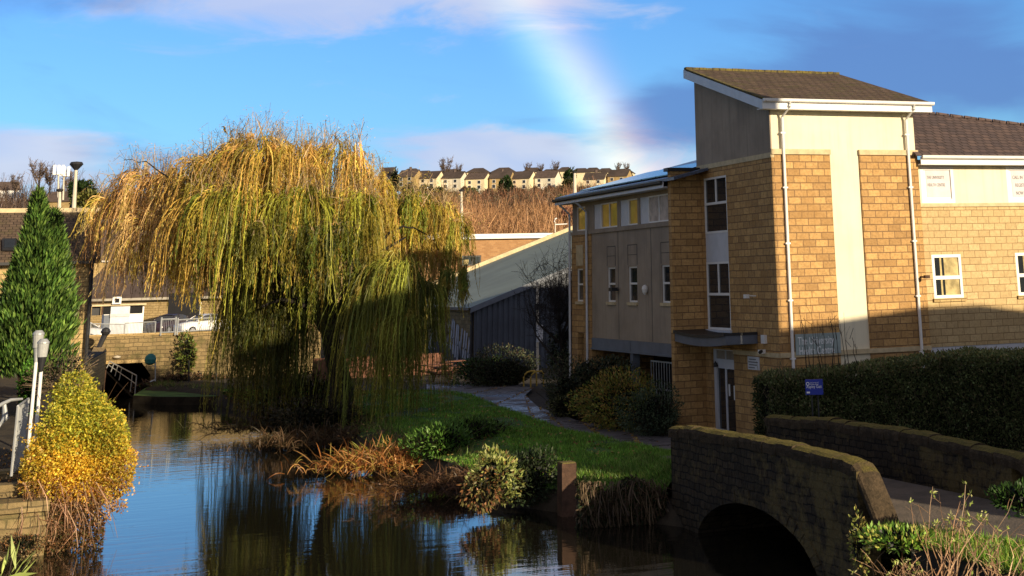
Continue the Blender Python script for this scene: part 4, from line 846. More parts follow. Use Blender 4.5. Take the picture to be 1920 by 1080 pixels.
# ------------------------------------------------------------------ near right bank plants
lb = LB(); n = 20000; b = np.column_stack([rng.uniform(15.2, 17.6, n), rng.uniform(20.3, 26.4, n), np.full(n, 1.12)]); keep = b[:, 0] < 15.9 + (26.4 - b[:, 1]) * .28; b = b[keep]; n = len(b)
lb.leaves(b, unit(n) * .7 + (-.1, -.1, 1), rng.uniform(.10, .30, n), .022, pal([(.18, .34, .04), (.13, .27, .03), (.30, .36, .06), (.34, .29, .08)], n, .3, [.4, .3, .2, .1])); tag(lb.build('rough_grass', 'leaf', kind='stuff'), 'long sunlit grass on the near bank beside the bridge end', 'grass')
def bare_shrub(px, py, D, h, n, label, lean=0.0, leafy=.5):
    c = at(px, py, D); c[2] = min(c[2], 1.2); R0 = thing('bare_shrub', label, 'shrub', c, 'bare shrubs on the near bank'); lb = LB(); lv = LB(); tips = []
    for i in range(n):
        b = c + np.array((rng.normal() * .22, rng.normal() * .22, 0)); d = np.array((rng.normal() * .38 + lean, rng.normal() * .3, 1.0)); L = h * rng.uniform(.45, 1.05); m1 = b + d * L * .5 + rng.normal(size=3) * .05; e = b + d * L + rng.normal(size=3) * .08 - np.array((0, 0, .1))
        lb.ribbon(np.array([[b, (b + m1) / 2 + rng.normal(size=3) * .02, m1, (m1 + e) / 2 + rng.normal(size=3) * .03, e]]), np.array([[.02, .017, .014, .011, .005]]), pal([(.34, .20, .12), (.42, .28, .17), (.26, .16, .09)], 1, .2))
        for j in range(3):
            s = m1 + (e - m1) * rng.uniform(0, .8); k_ = s + np.array((rng.normal() * .16, rng.normal() * .12, rng.uniform(.05, .25))); lb.ribbon(np.array([[s, (s + k_) / 2 + (0, 0, .02), k_]]), np.array([[.009, .007, .003]]), pal([(.36, .22, .13)], 1, .2)); tips.append(k_)
        tips.append(e)
    lb.build('stems', 'twig', R0); tips = np.array(tips); pick = tips[rng.uniform(size=len(tips)) < leafy]; pick = pick[pick[:, 2] > c[2] + h * .35]; q = np.repeat(pick, 6, 0); nn_ = len(q)
    lv.leaves(q + rng.normal(size=q.shape) * .012, unit(nn_) + (0, 0, .35), rng.uniform(.045, .085, nn_), .028, pal([(.36, .42, .10), (.26, .34, .07), (.50, .48, .22)], nn_)); lv.build('leaves', 'leaf', R0)
bare_shrub(1775, 1040, 25.6, 1.35, 34, 'bare pinkish shrub with a few pale leaf tufts, in front of the bridge path', -.02, .45)
bare_shrub(1870, 1075, 24.2, 1.15, 28, 'tangle of bare tan stems at the lower right corner', .15, .2)
bare_shrub(1700, 1078, 25.0, .45, 26, 'low tan stems and dead stalks below the bridge end', -.2, .15)
shrub('weeds', 'leafy weed growing out of the bridge wall foot near the parapet end', 'weeds', at(1612, 1020, 27.2), (.12, .25, .42), 260, .08, .04, [(.32, .34, .08), (.20, .24, .05), (.40, .30, .10)], 'plants at the bridge foot', up=.6, stems=1)
shrub('weeds', 'bright green weeds on the near bank by the end coping', 'weeds', at(1690, 1010, 25.8), (.5, .6, .12), 700, .10, .04, [(.24, .42, .06), (.17, .32, .045), (.42, .42, .09)], 'plants at the bridge foot', up=.7, stems=1)
shrub('weeds', 'green weeds at the far parapet end, right edge of the photo', 'weeds', at(1905, 935, 29.0), (.4, .6, .22), 600, .10, .04, [(.05, .11, .02), (.035, .08, .016)], 'plants at the bridge foot', up=.7, stems=1)

# ------------------------------------------------------------------ left bank
CW = thing('canal_wall', 'low mossy stone retaining wall at the lower left water edge', 'wall', (0, 40.7, 0))
g = MB(); g.box(-6, .82, 40.62, 41.3, -.6, .98); obj('stone_wall', g, 'old_wall', CW); g = MB(); xs = -6.0
while xs < .7: w = rng.uniform(.7, 1.2); g.box(xs + .01, min(xs + w, .86) - .01, 40.5, 41.35, .982, 1.2 + rng.uniform(-.02, .02)); xs += w
obj('coping', g, 'old_wall', CW)
# yellow bush over the water
YB = thing('yellow_bush', 'large yellow and gold autumn bush leaning over the water at the left', 'bush', (1.6, 42, .5)); lb = LB()
def bush_fill(cells, Lw, cols, n, D=41.5, dep=.7):
    for (px, py, rx, ry) in cells:
        c = at(px, py, D); k_ = int(n * rx * ry / 2200); d = unit(k_); rr = rng.uniform(.5, 1.0, k_) ** .5; sc = 78.0
        p = c + np.column_stack([d[:, 0] * rr * rx / sc, d[:, 1] * rr * dep, d[:, 2] * rr * ry / sc]); lb.leaves(p, d + unit(k_) * .9 + (0, -.2, -.1), rng.uniform(.04, .11, k_), rng.uniform(.028, .06, k_), pal(cols, k_, .26))
GY = [(.58, .52, .06), (.42, .44, .06), (.72, .56, .07), (.28, .33, .05)]; GO = [(.82, .54, .05), (.70, .40, .045), (.86, .62, .09), (.58, .46, .07)]; OB = [(.55, .26, .06), (.66, .38, .12), (.40, .18, .06), (.72, .50, .24)]; BR_ = [(.16, .085, .04), (.10, .06, .03), (.24, .12, .05), (.12, .11, .04)]
bush_fill([(140, 732, 36, 36), (150, 772, 56, 45), (188, 800, 45, 42), (108, 808, 38, 40), (205, 825, 38, 40), (160, 815, 60, 40)], .06, GY, 2600)
bush_fill([(120, 845, 66, 46), (180, 852, 64, 48), (82, 872, 42, 36), (226, 868, 28, 34), (150, 882, 78, 44)], .06, GO, 2700)
bush_fill([(110, 905, 70, 40), (170, 910, 60, 42), (220, 900, 28, 30)], .06, GO, 1500)
bush_fill([(120, 945, 55, 35), (90, 905, 55, 30), (150, 920, 60, 40), (200, 905, 42, 32), (185, 950, 28, 32), (222, 945, 14, 12)], .06, OB, 1300)
bush_fill([(110, 990, 55, 40), (155, 985, 38, 45), (70, 1015, 40, 25), (130, 1025, 50, 25), (175, 1010, 18, 30)], .05, BR_, 1500, 41.0, .4)
cb = at(135, 850, 41.6)
for i in range(260):                                             # leafy shoots that break the outline
    th_, rr_ = rng.uniform(0, 6.283), rng.uniform(.6, 1.08); e = at(148 + math.cos(th_) * rr_ * (100 if math.sin(th_) < .2 else 108) * (1 - .38 * max(0, -math.sin(th_))), 838 + math.sin(th_) * rr_ * 132, rng.uniform(40.9, 41.9)); b = cb * .35 + e * .65; e = e + (e - cb) * rng.uniform(.0, .16) + (0, 0, -.05); k_ = 26; tt = rng.uniform(0, 1, (k_, 1)); p = b + (e - b) * tt + rng.normal(size=(k_, 3)) * .035
    zz = (e[2] - 1.2) / 2.6; lb.leaves(p, unit(k_) + (0, 0, -.2), rng.uniform(.05, .09, k_), rng.uniform(.032, .055, k_), pal(GY if zz > .72 else GO if zz > .35 else OB, k_, .2))
lb.build('leaves', 'dry_leaf', YB); lb = LB()
for i in range(110):
    b = at(rng.uniform(80, 150), rng.uniform(900, 960), 41.8); e = at(rng.uniform(55, 245), rng.uniform(710, 960), 41.3); m_ = (b + e) / 2 + np.array((0, 0, .25)); lb.ribbon(np.array([[b, m_, e]]), np.array([[.03, .022, .008]]), pal([(.12, .07, .04)], 1))
for i in range(260):
    b = at(rng.uniform(40, 190), rng.uniform(900, 980), rng.uniform(40.5, 41.3)); e = b + np.array((rng.normal() * .3 + .1, rng.normal() * .15, -rng.uniform(.3, 1.2))); e[2] = max(e[2], .0); lb.ribbon(np.array([[b, (b + e) / 2 + np.array((.06, -.1, .05)), e]]), np.array([[.02, .016, .006]]), pal([(.26, .13, .07), (.15, .09, .05), (.33, .2, .12)], 1))
lb.build('stems', 'twig', YB)
shrub('bramble', 'brown brambles trailing down the low wall under the yellow bush', 'bramble', at(40, 1020, 40.3), (.45, .25, .22), 700, .06, .03, BR_, BP, up=-.3)
shrub('iris_leaves', 'few pale green blades at the bottom left corner', 'plant', at(12, 1075, 36.5), (.3, .2, .25), 26, .5, .05, [(.40, .48, .14)], BP, up=1.6, stems=1, core=(.3, .36, .1))

# railing, lamps, conifer, terrace bits
RLG = thing('railing', 'tall galvanised railing of close upright bars on the left terrace', 'railing', at(30, 895, 41.6)); a, b = at(21, 893, 41.6), at(42, 868, 44.6); za_, zb2 = at(27, 762, 41.6)[2], at(42, 748, 44.6)[2]
for i in range(9):
    t = i / 8; q = a + (b - a) * t; g = MB(); zt_ = za_ + (zb2 - za_) * t; g.tube([q, (q[0], q[1], zt_)], .034 if i in (0, 8) else .018, 6); obj('post' if i in (0, 8) else 'bar', g, 'galvanised', RLG)
g = MB(); g.tube([(a[0], a[1], za_), (b[0], b[1], zb2)], .03, 6); g.tube([a + (0, 0, .12), b + (0, 0, .12)], .02, 6); obj('top_rail', g, 'galvanised', RLG)
g = MB(); q = at(42, 748, 44.6); g.tube([q, at(20, 750, 44.4), at(5, 757, 44.2), at(-8, 764, 44)], [.03, .045, .05, .05], 8); obj('handrail', g, 'galvanised', RLG)
g = MB(); g.tube([at(8, 757, 44.3), at(10, 785, 44.3), at(-3, 800, 44.2)], [.05, .09, .05], 8); obj('curved_panel', g, 'galvanised', RLG)
g = MB(); ca = at(12, 920, 41.5); g.box(-3.5, .35, 41.6, 42.2, 1.2, 1.5); g.box(-3.5, .3, 43.6, 44.2, 1.25, 1.62); tag(obj('stone_steps', g, 'old_wall'), 'worn stone edging of the terrace under the tall railing', 'steps')
lb = LB(); n = 900; b = np.column_stack([rng.uniform(-2.2, .9, n), rng.uniform(41.4, 47, n), np.full(n, 1.35)]); b[:, 2] = 1.2 + np.maximum(0, b[:, 1] - 41) * .105 + rng.uniform(0, .12, n); lb.leaves(b, unit(n) + (0, 0, .3), .08, .05, pal(OB + BR_, n)); tag(lb.build('fallen_leaves', 'dry_leaf', kind='stuff'), 'brown fallen leaves on the terrace by the railing', 'leaves')
def lamp(px0, py0, px1, py1, D, label, cone):
    top = at(px1, py1, D); base = at(px0, py0, D); base[2] = 1.0; R0 = thing('terrace_lamp', label, 'lamp', base, 'terrace lamps'); hd = .16
    dirv = (top - base); g = MB(); st = base + dirv * ((top[2] - .78 - base[2]) / dirv[2]); g.tube([base, st], .048, 8); obj('pole', g, 'white_paint', R0)
    c = top; g = MB(); g.lathe((c[0], c[1], c[2] - .84), [(.05, 0), (.125, .38)] if cone else [(.05, 0), (.10, .38)], 14); obj('cone', g, 'dark_metal' if cone else 'galvanised', R0)
    g = MB(); g.lathe((c[0], c[1], c[2] - .455), [(.125, 0), (.15, .34)], 14); sh = obj('lamp_glass', g, 'lamp_glass', R0); g = MB(); g.lathe((c[0], c[1], c[2] - .11), [(.16, 0), (.16, .04), (.09, .12)], 14); obj('cap', g, 'galvanised', R0)
lamp(57, 800, 73, 620, 46.5, 'white terrace lamp post in front of the conifer, the left and taller one', False)
lamp(68, 812, 82, 636, 44.8, 'white terrace lamp post with a dark cone under its glass, the right one', True)
rngc = np.random.default_rng(3).uniform(0, 1, 1200)
CY = thing('conifer', 'tall bright green pointed conifer with twin tops in front of the stone building', 'tree', at(70, 735, 56)); lb = LB()
for (tx, ty, bx, rx, n, zlow) in ((72, 362, 65, 1.22, 15000, 705), (103, 398, 95, .8, 8000, 640), (40, 470, 30, .9, 7000, 690)):
    tp, bs = at(tx, ty, 55.5), at(bx, zlow, 55.5); h = rng.uniform(0, 1, n) ** .75; ang = rng.uniform(0, 2 * math.pi, n)
    prof = rx * np.where(h < .75, h / .75, 1 - (h - .75) * .5) ** .8 * (.93 + .10 * np.sin(ang * 7 + h * 25) + .08 * np.sin(ang * 3 - h * 40)); rr = prof * rng.uniform(.72, 1.05, n) * (.74 + .38 * np.array([rngc[int(h_ * 34) * 23 + int(a_ * 3.6)] for h_, a_ in zip(h, ang)]))
    ax = tp[None] * (1 - h[:, None]) + bs[None] * h[:, None]; p = ax + np.column_stack([np.cos(ang) * rr, np.sin(ang) * rr, rng.normal(size=n) * .05])
    d = np.column_stack([np.cos(ang) * .5, np.sin(ang) * .5, np.full(n, 1.0)]) + unit(n) * .35; lb.leaves(p, d, rng.uniform(.14, .34, n), rng.uniform(.04, .08, n), (.45 + .85 * np.array([rngc[int(h_ * 34) * 23 + int(a_ * 3.6)] for h_, a_ in zip(h, ang)]))[:, None] * pal([(.12, .22, .038), (.075, .155, .03), (.19, .29, .06), (.035, .07, .018)], n, .3))
    k_ = n // 3; h = rng.uniform(.05, .97, k_); ang = rng.uniform(0, 6.28, k_); rr = rx * np.clip(h / .75, 0, 1) * rng.uniform(.1, .7, k_); p = tp[None] * (1 - h[:, None]) + bs[None] * h[:, None] + np.column_stack([np.cos(ang) * rr, np.sin(ang) * rr, 0 * h]); lb.leaves(p, unit(k_) + (0, 0, 1), .35, .16, pal([(.012, .022, .008)], k_))
lb.build('crown', 'leaf', CY); g = MB()
for (x0, y0, x1, y1) in ((39, 745, 37, 660), (38, 720, 62, 660), (90, 720, 80, 650), (20, 700, 30, 640)): g.tube([at(x0, y0, 55.2), (at(x0, y0, 55.2) + at(x1, y1, 55.2)) / 2 + rng.normal(size=3) * .03, at(x1, y1, 55.2)], [.11, .09, .06], 7)
obj('trunk', g, 'wood', CY)
shrub('shrub', 'bright green leafy bush growing at the conifer foot behind the lamps', 'shrub', at(56, 725, 52), (.28, .4, .75), 900, .12, .06, [(.10, .24, .03), (.07, .17, .02)], BP)
shrub('bramble', 'grey brown leafless scrub between the conifer and the yellow bush', 'bramble', at(120, 700, 50), (.9, .8, .55), 900, .10, .03, [(.17, .13, .07), (.12, .10, .05), (.22, .19, .10)], BP, stems=20, twigcol=(.2, .14, .09))

# ------------------------------------------------------------------ tunnel wall and the street behind it
YT = 97.0
tx0, tx1 = onY(196, 680, YT)[0], onY(284, 680, YT)[0]; tz1 = onY(240, 681, YT)[2]; wt = onY(300, 628, YT)[2]; wx0 = onY(158, 640, YT)[0]
TW = thing('canal_wall', 'old stained stone wall with a square dark culvert opening where the canal ends', 'wall', (8, YT, 0))
g = MB(); g.wall((0, YT, 0), dX, nF, wx0 - 3, 17, -.6, wt, [(tx0, tx1, -.6, tz1)], .5); obj('stone_wall', g, 'old_wall', TW)
g = MB(); g.box(wx0 - 3, 17, YT - .07, YT + .5, wt, wt + .14); g.box(tx0 - .5, tx1 + .3, YT - .05, YT + .2, tz1, tz1 + .22); obj('coping', g, 'warm_stone', TW)
g = MB(); g.box(tx0 - .3, tx1 + .3, YT + 12, YT + 12.3, -.6, tz1 + .2); g.box(tx0 - .3, tx0 - .05, YT + .5, YT + 12, -.6, tz1 + .2); g.box(tx1 + .05, tx1 + .3, YT + .5, YT + 12, -.6, tz1 + .2); g.box(tx0 - .3, tx1 + .3, YT + .5, YT + 12, tz1 + .2, tz1 + .4); obj('culvert', g, 'dark_void', TW)
g = MB(); g.prism([(tx1 + .02, YT - .02, tz1 + .01), (tx1 - .55, YT - .02, tz1 + .01), (tx1 + .02, YT - .02, tz1 - .75)], (0, .4, 0)); g.box(tx1 - .02, tx1 + .9, YT - .35, YT - .02, -.3, 1.0); obj('corner_stone', g, 'old_wall', TW)
g = MB(); g.prism([(tx0 - .02, YT, -.6), (tx0 - .55, YT - 8, -.6), (tx0 - .55, YT - 8, 2.6), (tx0 - .02, YT, 2.9)], (-.6, 0, 0)); obj('wing_wall', g, 'warm_stone', TW)
for i in range(7):
    t = i / 6; q = np.array((tx0 - .40 + .38 * t, YT - 6.2 + 6 * t, 0)); g = MB(); g.box(q[0], q[0] + .16, q[1] - .1, q[1] + .1, -.5, 1.0 + .6 * t); tag(obj('fender_post', g, 'wood'), 'upright timber fender pile along the left side of the culvert mouth', 'post', 'fender piles at the culvert')
GW = thing('gangway', 'black sloping gangway with a handrail descending inside the culvert mouth', 'gangway', (tx0 + .5, YT - .5, 0)); A, B = at(200, 690, 96), at(252, 742, 94.5)
g = MB(); g.prism([A + (0, 0, -.15), B + (0, 0, -.1), B + (.0, .9, -.1), A + (0, .9, -.15)], (0, 0, -.12)); obj('deck', g, 'dark_metal', GW)
g = MB(); hr0, hr1 = at(206, 678, 96), at(256, 704, 94.5)
g.tube([hr0, hr1], .035, 6); g.tube([(hr0 + A) / 2, (hr1 + B) / 2 + (0, 0, .1)], .025, 6); g.tube([hr1, B + (0, 0, -.5)], .035, 6)
for t in (.0, .15, .3, .45, .85): q = hr0 + (hr1 - hr0) * t; w = A + (B - A) * t; g.tube([q, w], .028, 6)
obj('handrail', g, 'galvanised', GW)
LD_ = thing('lifebuoy_stand', 'teal lifebuoy housing on a pole at the right of the culvert', 'lifebuoy', at(290, 726, 94)); c = at(282, 674, 94); g = MB(); g.lathe((c[0], c[1], c[2] - .3), [(.1, 0), (.28, .1), (.33, .3), (.27, .5), (.1, .62)], 12); obj('housing', g, 'teal_paint', LD_)
g = MB(); g.tube([at(291, 668, 94.1), at(291, 715, 94.1)], .04, 6); g.tube([at(285, 686, 94), at(291, 686, 94)], .03, 6); g.tube([at(291, 712, 94.1), at(281, 716, 94)], .04, 6); obj('pole', g, 'galvanised', LD_)
c = onY(219, 669.5, YT); g = MB(); g.lathe((c[0], YT - .08, c[2] - .1), [(.03, 0), (.2, .06), (.22, .1), (.2, .15), (.03, .2)], 12); tag(obj('wall_light', g, 'pale_pole'), 'small oval pale bulkhead light over the culvert opening', 'light')
# dark sloping handrail with a rounded end
p0, p1 = at(168, 690, 95), at(198, 624, 95); g = MB(); g.tube([p0, p0 * .5 + p1 * .5, p1], [.10, .13, .16], 8); g.lathe((p1[0], p1[1], p1[2] - .2), [(.05, 0), (.2, .1), (.28, .25), (.2, .42), (.05, .5)], 12); tag(obj('barrier_arm', g, 'dark_metal'), 'dark raised counterweighted arm with a round end by the drainpipe', 'barrier')
# street railings
def panel_rail(px0, py0, px1, py1, hpx, D, n, label, heavy):
    a, b = at(px0, py0, D), at(px1, py1, D); h = at(px0, py0 - hpx, D)[2] - a[2]; R0 = thing('street_railing', label, 'railing', (a + b) / 2, 'railings on top of the culvert wall')
    g = MB(); r = .045 if heavy else .03
    g.tube([a + (0, 0, h), b + (0, 0, h)], r, 6); g.tube([a + (0, 0, .08), b + (0, 0, .08)], r * .8, 6); obj('rails', g, 'galvanised', R0); g = MB()
    for i in range(1, n): q = a + (b - a) * i / n; g.tube([q + (0, 0, .08), q + (0, 0, h)], .011, 4)
    obj('bars', g, 'galvanised', R0)
    for q in (a, b): g = MB(); g.tube([q + (0, 0, -.1), q + (0, 0, h + (.12 if heavy else .02))], r * 1.2, 6); obj('post', g, 'galvanised', R0)
panel_rail(168, 631, 232, 632, 24, 97.4, 26, 'left length of pale street railing below the white kiosk', False)
panel_rail(233, 632, 290, 629, 26, 97.4, 22, 'middle length of pale street railing, right of the dark barrier arm', False)
panel_rail(301, 626, 328, 625, 27, 97.2, 8, 'short framed grey guard rail panel between kiosk and white car', True)
panel_rail(332, 625, 408, 620, 25, 97.3, 20, 'grey guard rail panel in front of the white car', True)
# ledge of grass under the wall
mb = MB(); LG = [onZ(x, y, .42) for x, y in ((250, 741), (300, 744), (360, 744), (440, 742), (520, 760))]; mb.poly([tuple(p) for p in LG] + [(17, 92, .42), (17, 97, .42), (6.9, 97, .42)])
obj('grass_ledge', mb, 'lawn_ground', kind='structure')
mb = MB()
for a, b in zip(LG, LG[1:]): mb.quad((*a[:2], .415), (*b[:2], .415), (b[0], b[1], -.4), (a[0], a[1], -.4))
obj('ledge_edge', mb, 'soil', kind='structure')
shrub('ivy', 'green ivy patch climbing the culvert wall below the guard rail', 'ivy', at(352, 668, 96.8), (.55, .12, 1.15), 800, .17, .08, [(.16, .22, .045), (.11, .15, .03), (.24, .19, .06)], BP)
shrub('bramble', 'dead brown brambles at the foot of the culvert wall', 'bramble', at(350, 715, 96.3), (2.6, .5, .45), 1500, .2, .05, [(.16, .09, .05), (.10, .07, .04)], BP, stems=20)
for px in (354, 405): a, b = at(px, 718, 95.5), at(px, 676, 95.5); g = MB(); g.tube([a, b], .05, 6); tag(obj('stake', g, 'dark_metal'), 'thin dark stake standing before the culvert wall', 'stake', 'stakes before the culvert wall')

# cars: lofted body, glasshouse, wheels
def car(name, label, loc, rot, paint, L=4.2):
    R0 = thing(name, label, 'car', loc, 'cars parked in the street'); ox, oy, oz = loc; cr, sr = math.cos(rot), math.sin(rot); P = lambda x, y, z: (ox + x * cr - y * sr, oy + x * sr + y * cr, oz + z)
    xs = [-2.1, -2.05, -1.8, -1.2, -.9, 0, .9, 1.5, 1.95, 2.1]; zt_ = [.62, .74, .84, .93, .97, 1.0, 1.0, 1.02, .92, .70]; zb2 = [.34, .26, .24, .22, .22, .22, .22, .24, .28, .40]; wd = [.62, .74, .82, .86, .88, .88, .88, .86, .80, .66]
    g = MB(); rows = [[P(x, -w, b), P(x, -w * 1.02, (a + b) / 2), P(x, -w * .94, a), P(x, 0, a + .03), P(x, w * .94, a), P(x, w * 1.02, (a + b) / 2), P(x, w, b), P(x, 0, b)] for x, a, b, w in zip(xs, zt_, zb2, wd)]
    g.grid([r + [r[0]] for r in rows]); g.poly(rows[0]); g.poly(rows[-1]); bd = obj('body', g, paint, R0, smooth=True)
    gx = [-1.05, -.35, .2, .8, 1.35, 1.75]; gz = [.98, 1.36, 1.45, 1.42, 1.30, 1.02]; gw = [.80, .66, .64, .64, .64, .74]
    g = MB(); rows = [[P(x, -.82, .96), P(x, -w, z), P(x, w, z), P(x, .82, .96)] for x, z, w in zip(gx, gz, gw)]; g.grid(rows); obj('windows', g, 'car_glass', R0, smooth=False)
    g = MB(); rows = [[P(x, -w - .01, z + .005), P(x, -w * .6, z + .05), P(x, w * .6, z + .05), P(x, w + .01, z + .005)] for x, z, w in zip(gx[1:5], gz[1:5], gw[1:5])]; g.grid(rows)
    for s in (-1, 1):
        for a, b in ((0, 1), (2, 2), (4, 5)):
            if a == b: g.tube([P(gx[2], s * .83, .97), P(gx[2], s * (gw[2] + .01), gz[2])], .03, 4)
            else: g.tube([P(gx[a], s * .82, .98), P(gx[b], s * (gw[b] + .01), gz[b])] if a == 0 else [P(gx[5], s * .78, 1.0), P(gx[4], s * (gw[4] + .01), gz[4])], .035, 4)
    obj('roof', g, paint, R0, smooth=True)
    for x in (-1.32, 1.30):
        for s in (-1, 1):
            g = MB(); g.tube([P(x, s * .66, .31), P(x, s * .90, .31)], .31, 16); w = obj('wheel', g, 'tyre', R0); g = MB(); g.tube([P(x, s * .88, .31), P(x, s * .915, .31)], .20, 10); obj('rim', g, 'alloy', w)
    g = MB(); g.tube([P(-.95, -.9, 1.0), P(-.95, -1.02, 1.06)], .07, 6); obj('mirror', g, paint, R0)
    for s in (-1, 1): g = MB(); g.prism([P(-2.06, s * .42 - .16, .58), P(-2.06, s * .42 + .16, .58), P(-1.96, s * .42 + .16, .74), P(-1.96, s * .42 - .16, .74)], (0, 0, .03)); obj('headlight', g, 'lamp_glass', R0)
    return R0
c = at(378, 621, 123); car('parked_car', 'white hatchback parked behind the guard rail under the willow', (c[0] + .1, c[1], 2.56), .38, 'car_white')
c = at(172, 618, 112); car('parked_car', 'white car nose beside the drainpipe, left of the kiosk', (c[0] - .8, c[1] + 1, 2.56), math.pi - .5, 'car_white')
c = at(318, 600, 128); car('parked_car', 'dark maroon car partly hidden left of the white hatchback', (c[0], c[1], 2.56), .9, 'car_dark')
# kiosk
KD = 116.0; kx0, kx1 = at(194, 600, KD)[0], at(269, 600, KD)[0]; kz1 = at(230, 573, KD)[2]; ky = at(230, 600, KD)[1]; KK = thing('kiosk', 'flat roofed white and grey kiosk with dark strip windows behind the railing', 'kiosk', ((kx0 + kx1) / 2, ky + 1.5, 2.56))
g = MB(); g.box(kx0, kx1, ky + .05, ky + 3, 2.5, kz1 - .02); obj('wall', g, 'white_paint', KK); um = lambda px: at(px, 600, KD)[0]
g = MB(); g.box(um(206), um(242), ky - .12, ky + .04, 2.56, kz1 - .02); obj('shutter', g, 'grey_white', KK); g = MB(); g.box(um(206) - .02, um(242) + .02, ky - .17, ky - .122, kz1 - .75, kz1 - .55); obj('shutter_rail', g, 'galvanised', KK)
for a, b in ((190, 205.5), (242.5, 266)): g = MB(); g.box(um(a), um(b), ky - .02, ky + .045, kz1 - .55, kz1 - .05); obj('window', g, 'dark_void', KK)
g = MB(); g.box(kx0 + .02, um(205), ky - .01, ky + .04, 2.6, kz1 - .62); obj('grey_panel', g, 'blue_grey_steel', KK)
g = MB(); g.box(um(170), um(272), ky - .3, ky + 3.2, kz1, kz1 + .12); obj('roof', g, 'cast_stone', KK)
c = at(219, 566, KD - .5); g = MB(); g.box(c[0] - .30, c[0] + .30, c[1] - .05, c[1] + .3, kz1 + .12, kz1 + .62); vb = obj('vent_box', g, 'white_paint', KK); g = MB(); g.box(c[0] - .12, c[0] + .16, c[1] - .07, c[1] - .045, kz1 + .22, kz1 + .50); obj('vent_opening', g, 'dark_void', vb)
g = MB(); g.box(um(171), um(187), ky + .1, ky + .2, kz1 - .62, kz1 - .02); tag(obj('bin_store', g, 'dark_metal'), 'dark slatted screen left of the kiosk', 'screen'); g = MB()
for i in range(10): x_ = um(170) + i * .085; g.tube([(x_, ky - .2, kz1), (x_, ky - .2, kz1 + .95)], .015, 4)
g.box(um(188.5), um(191.5), ky - .25, ky - .15, kz1 - .6, kz1 + .95); tag(obj('roof_railing', g, 'wood'), 'brown upright bars on the kiosk roof by the drainpipe', 'railing')

def gable_house(name, label, p, rot, Lx, Ly, hw, hr, wm, rm, group=None, cat='house', wins=(), ov=.3, base=None, trim=None):
    """ridge along local x; p = centre of the base"""
    R0 = thing(name, label, cat, p, group); ox, oy, oz = p; cr, sr = math.cos(rot), math.sin(rot); P = lambda x, y, z: (ox + x * cr - y * sr, oy + x * sr + y * cr, oz + z); a, b = Lx / 2, Ly / 2
    g = MB(); g.prism([P(-a, -b, -1), P(-a, b, -1), P(-a, b, hw), P(-a, 0, hw + hr), P(-a, -b, hw)], np.array(P(a, 0, 0)) - np.array(P(-a, 0, 0))); obj('wall', g, wm, R0)
    g = MB(); s = hr / b
    for sg in (-1, 1): g.prism([P(-a - ov, sg * (b + ov), hw - s * ov + .03), P(-a - ov, 0, hw + hr + .03), P(a + ov, 0, hw + hr + .03), P(a + ov, sg * (b + ov), hw - s * ov + .03)], (0, 0, .16))
    obj('roof', g, rm, R0)
    if trim:
        g = MB()
        for sg in (-1, 1): g.prism([P(-a - ov, sg * (b + ov + .02), hw - s * ov - .12), P(a + ov, sg * (b + ov + .02), hw - s * ov - .12), P(a + ov, sg * (b + ov + .02), hw - s * ov + .08), P(-a - ov, sg * (b + ov + .02), hw - s * ov + .08)], np.array(P(0, sg * .08, 0)) - np.array(P(0, 0, 0)))
        obj('gutter', g, trim, R0)
    for (x, z, w, h, face) in wins:
        g = MB(); q = MB(); f = .09
        if face == 'f':
            g.prism([P(x - w / 2 - f, -b - .05, z - f), P(x + w / 2 + f, -b - .05, z - f), P(x + w / 2 + f, -b - .05, z + h + f), P(x - w / 2 - f, -b - .05, z + h + f)], np.array(P(0, .08, 0)) - np.array(P(0, 0, 0))); q.prism([P(x - w / 2, -b - .07, z), P(x + w / 2, -b - .07, z), P(x + w / 2, -b - .07, z + h), P(x - w / 2, -b - .07, z + h)], np.array(P(0, .015, 0)) - np.array(P(0, 0, 0)))
        else:
            sg = 1 if face == 'r' else -1; e = sg * (a + .05)
            g.prism([P(e, x - w / 2 - f, z - f), P(e, x + w / 2 + f, z - f), P(e, x + w / 2 + f, z + h + f), P(e, x - w / 2 - f, z + h + f)], np.array(P(-sg * .08, 0, 0)) - np.array(P(0, 0, 0))); e += sg * .02
            q.prism([P(e, x - w / 2, z), P(e, x + w / 2, z), P(e, x + w / 2, z + h), P(e, x - w / 2, z + h)], np.array(P(-sg * .015, 0, 0)) - np.array(P(0, 0, 0)))
        wv_ = obj('window', g, 'white_paint', R0); obj('pane', q, 'glass', wv_)
    return R0

# stone building at the left edge
SD = 72.0; ze = at(170, 490, SD)[2]; xrr = at(174, 520, SD)[0]; zrg = at(100, 401, SD + 4.0)[2]
SB = thing('stone_building', 'sunlit stone building with a dark slate roof and skylight at the left edge', 'building', (-4, SD + 4, 1.4))
g = MB(); g.box(-14, xrr, SD, SD + .4, 1.2, ze); g.box(xrr - .4, xrr, SD + .4, SD + 8, 1.2, ze); obj('wall', g, 'warm_stone', SB)
g = MB(); g.prism([(-14, SD - .35, ze - .02), (xrr + .25, SD - .35, ze - .02), (xrr + .25, SD + 4.0, zrg), (-14, SD + 4.0, zrg)], (0, 0, .14)); g.prism([(-14, SD + 8.3, ze - .02), (xrr + .25, SD + 8.3, ze - .02), (xrr + .25, SD + 4.0, zrg), (-14, SD + 4.0, zrg)], (0, 0, .14)); obj('roof', g, 'slate_roof', SB)
g = MB(); g.prism([(xrr - .3, SD, ze), (xrr - .3, SD + 8, ze), (xrr - .3, SD + 4, zrg)], (.28, 0, 0)); obj('gable', g, 'warm_stone', SB)
g = MB(); g.box(-14, xrr + .3, SD + 3.85, SD + 4.15, zrg + .05, zrg + .26); obj('ridge', g, 'cast_stone', SB)
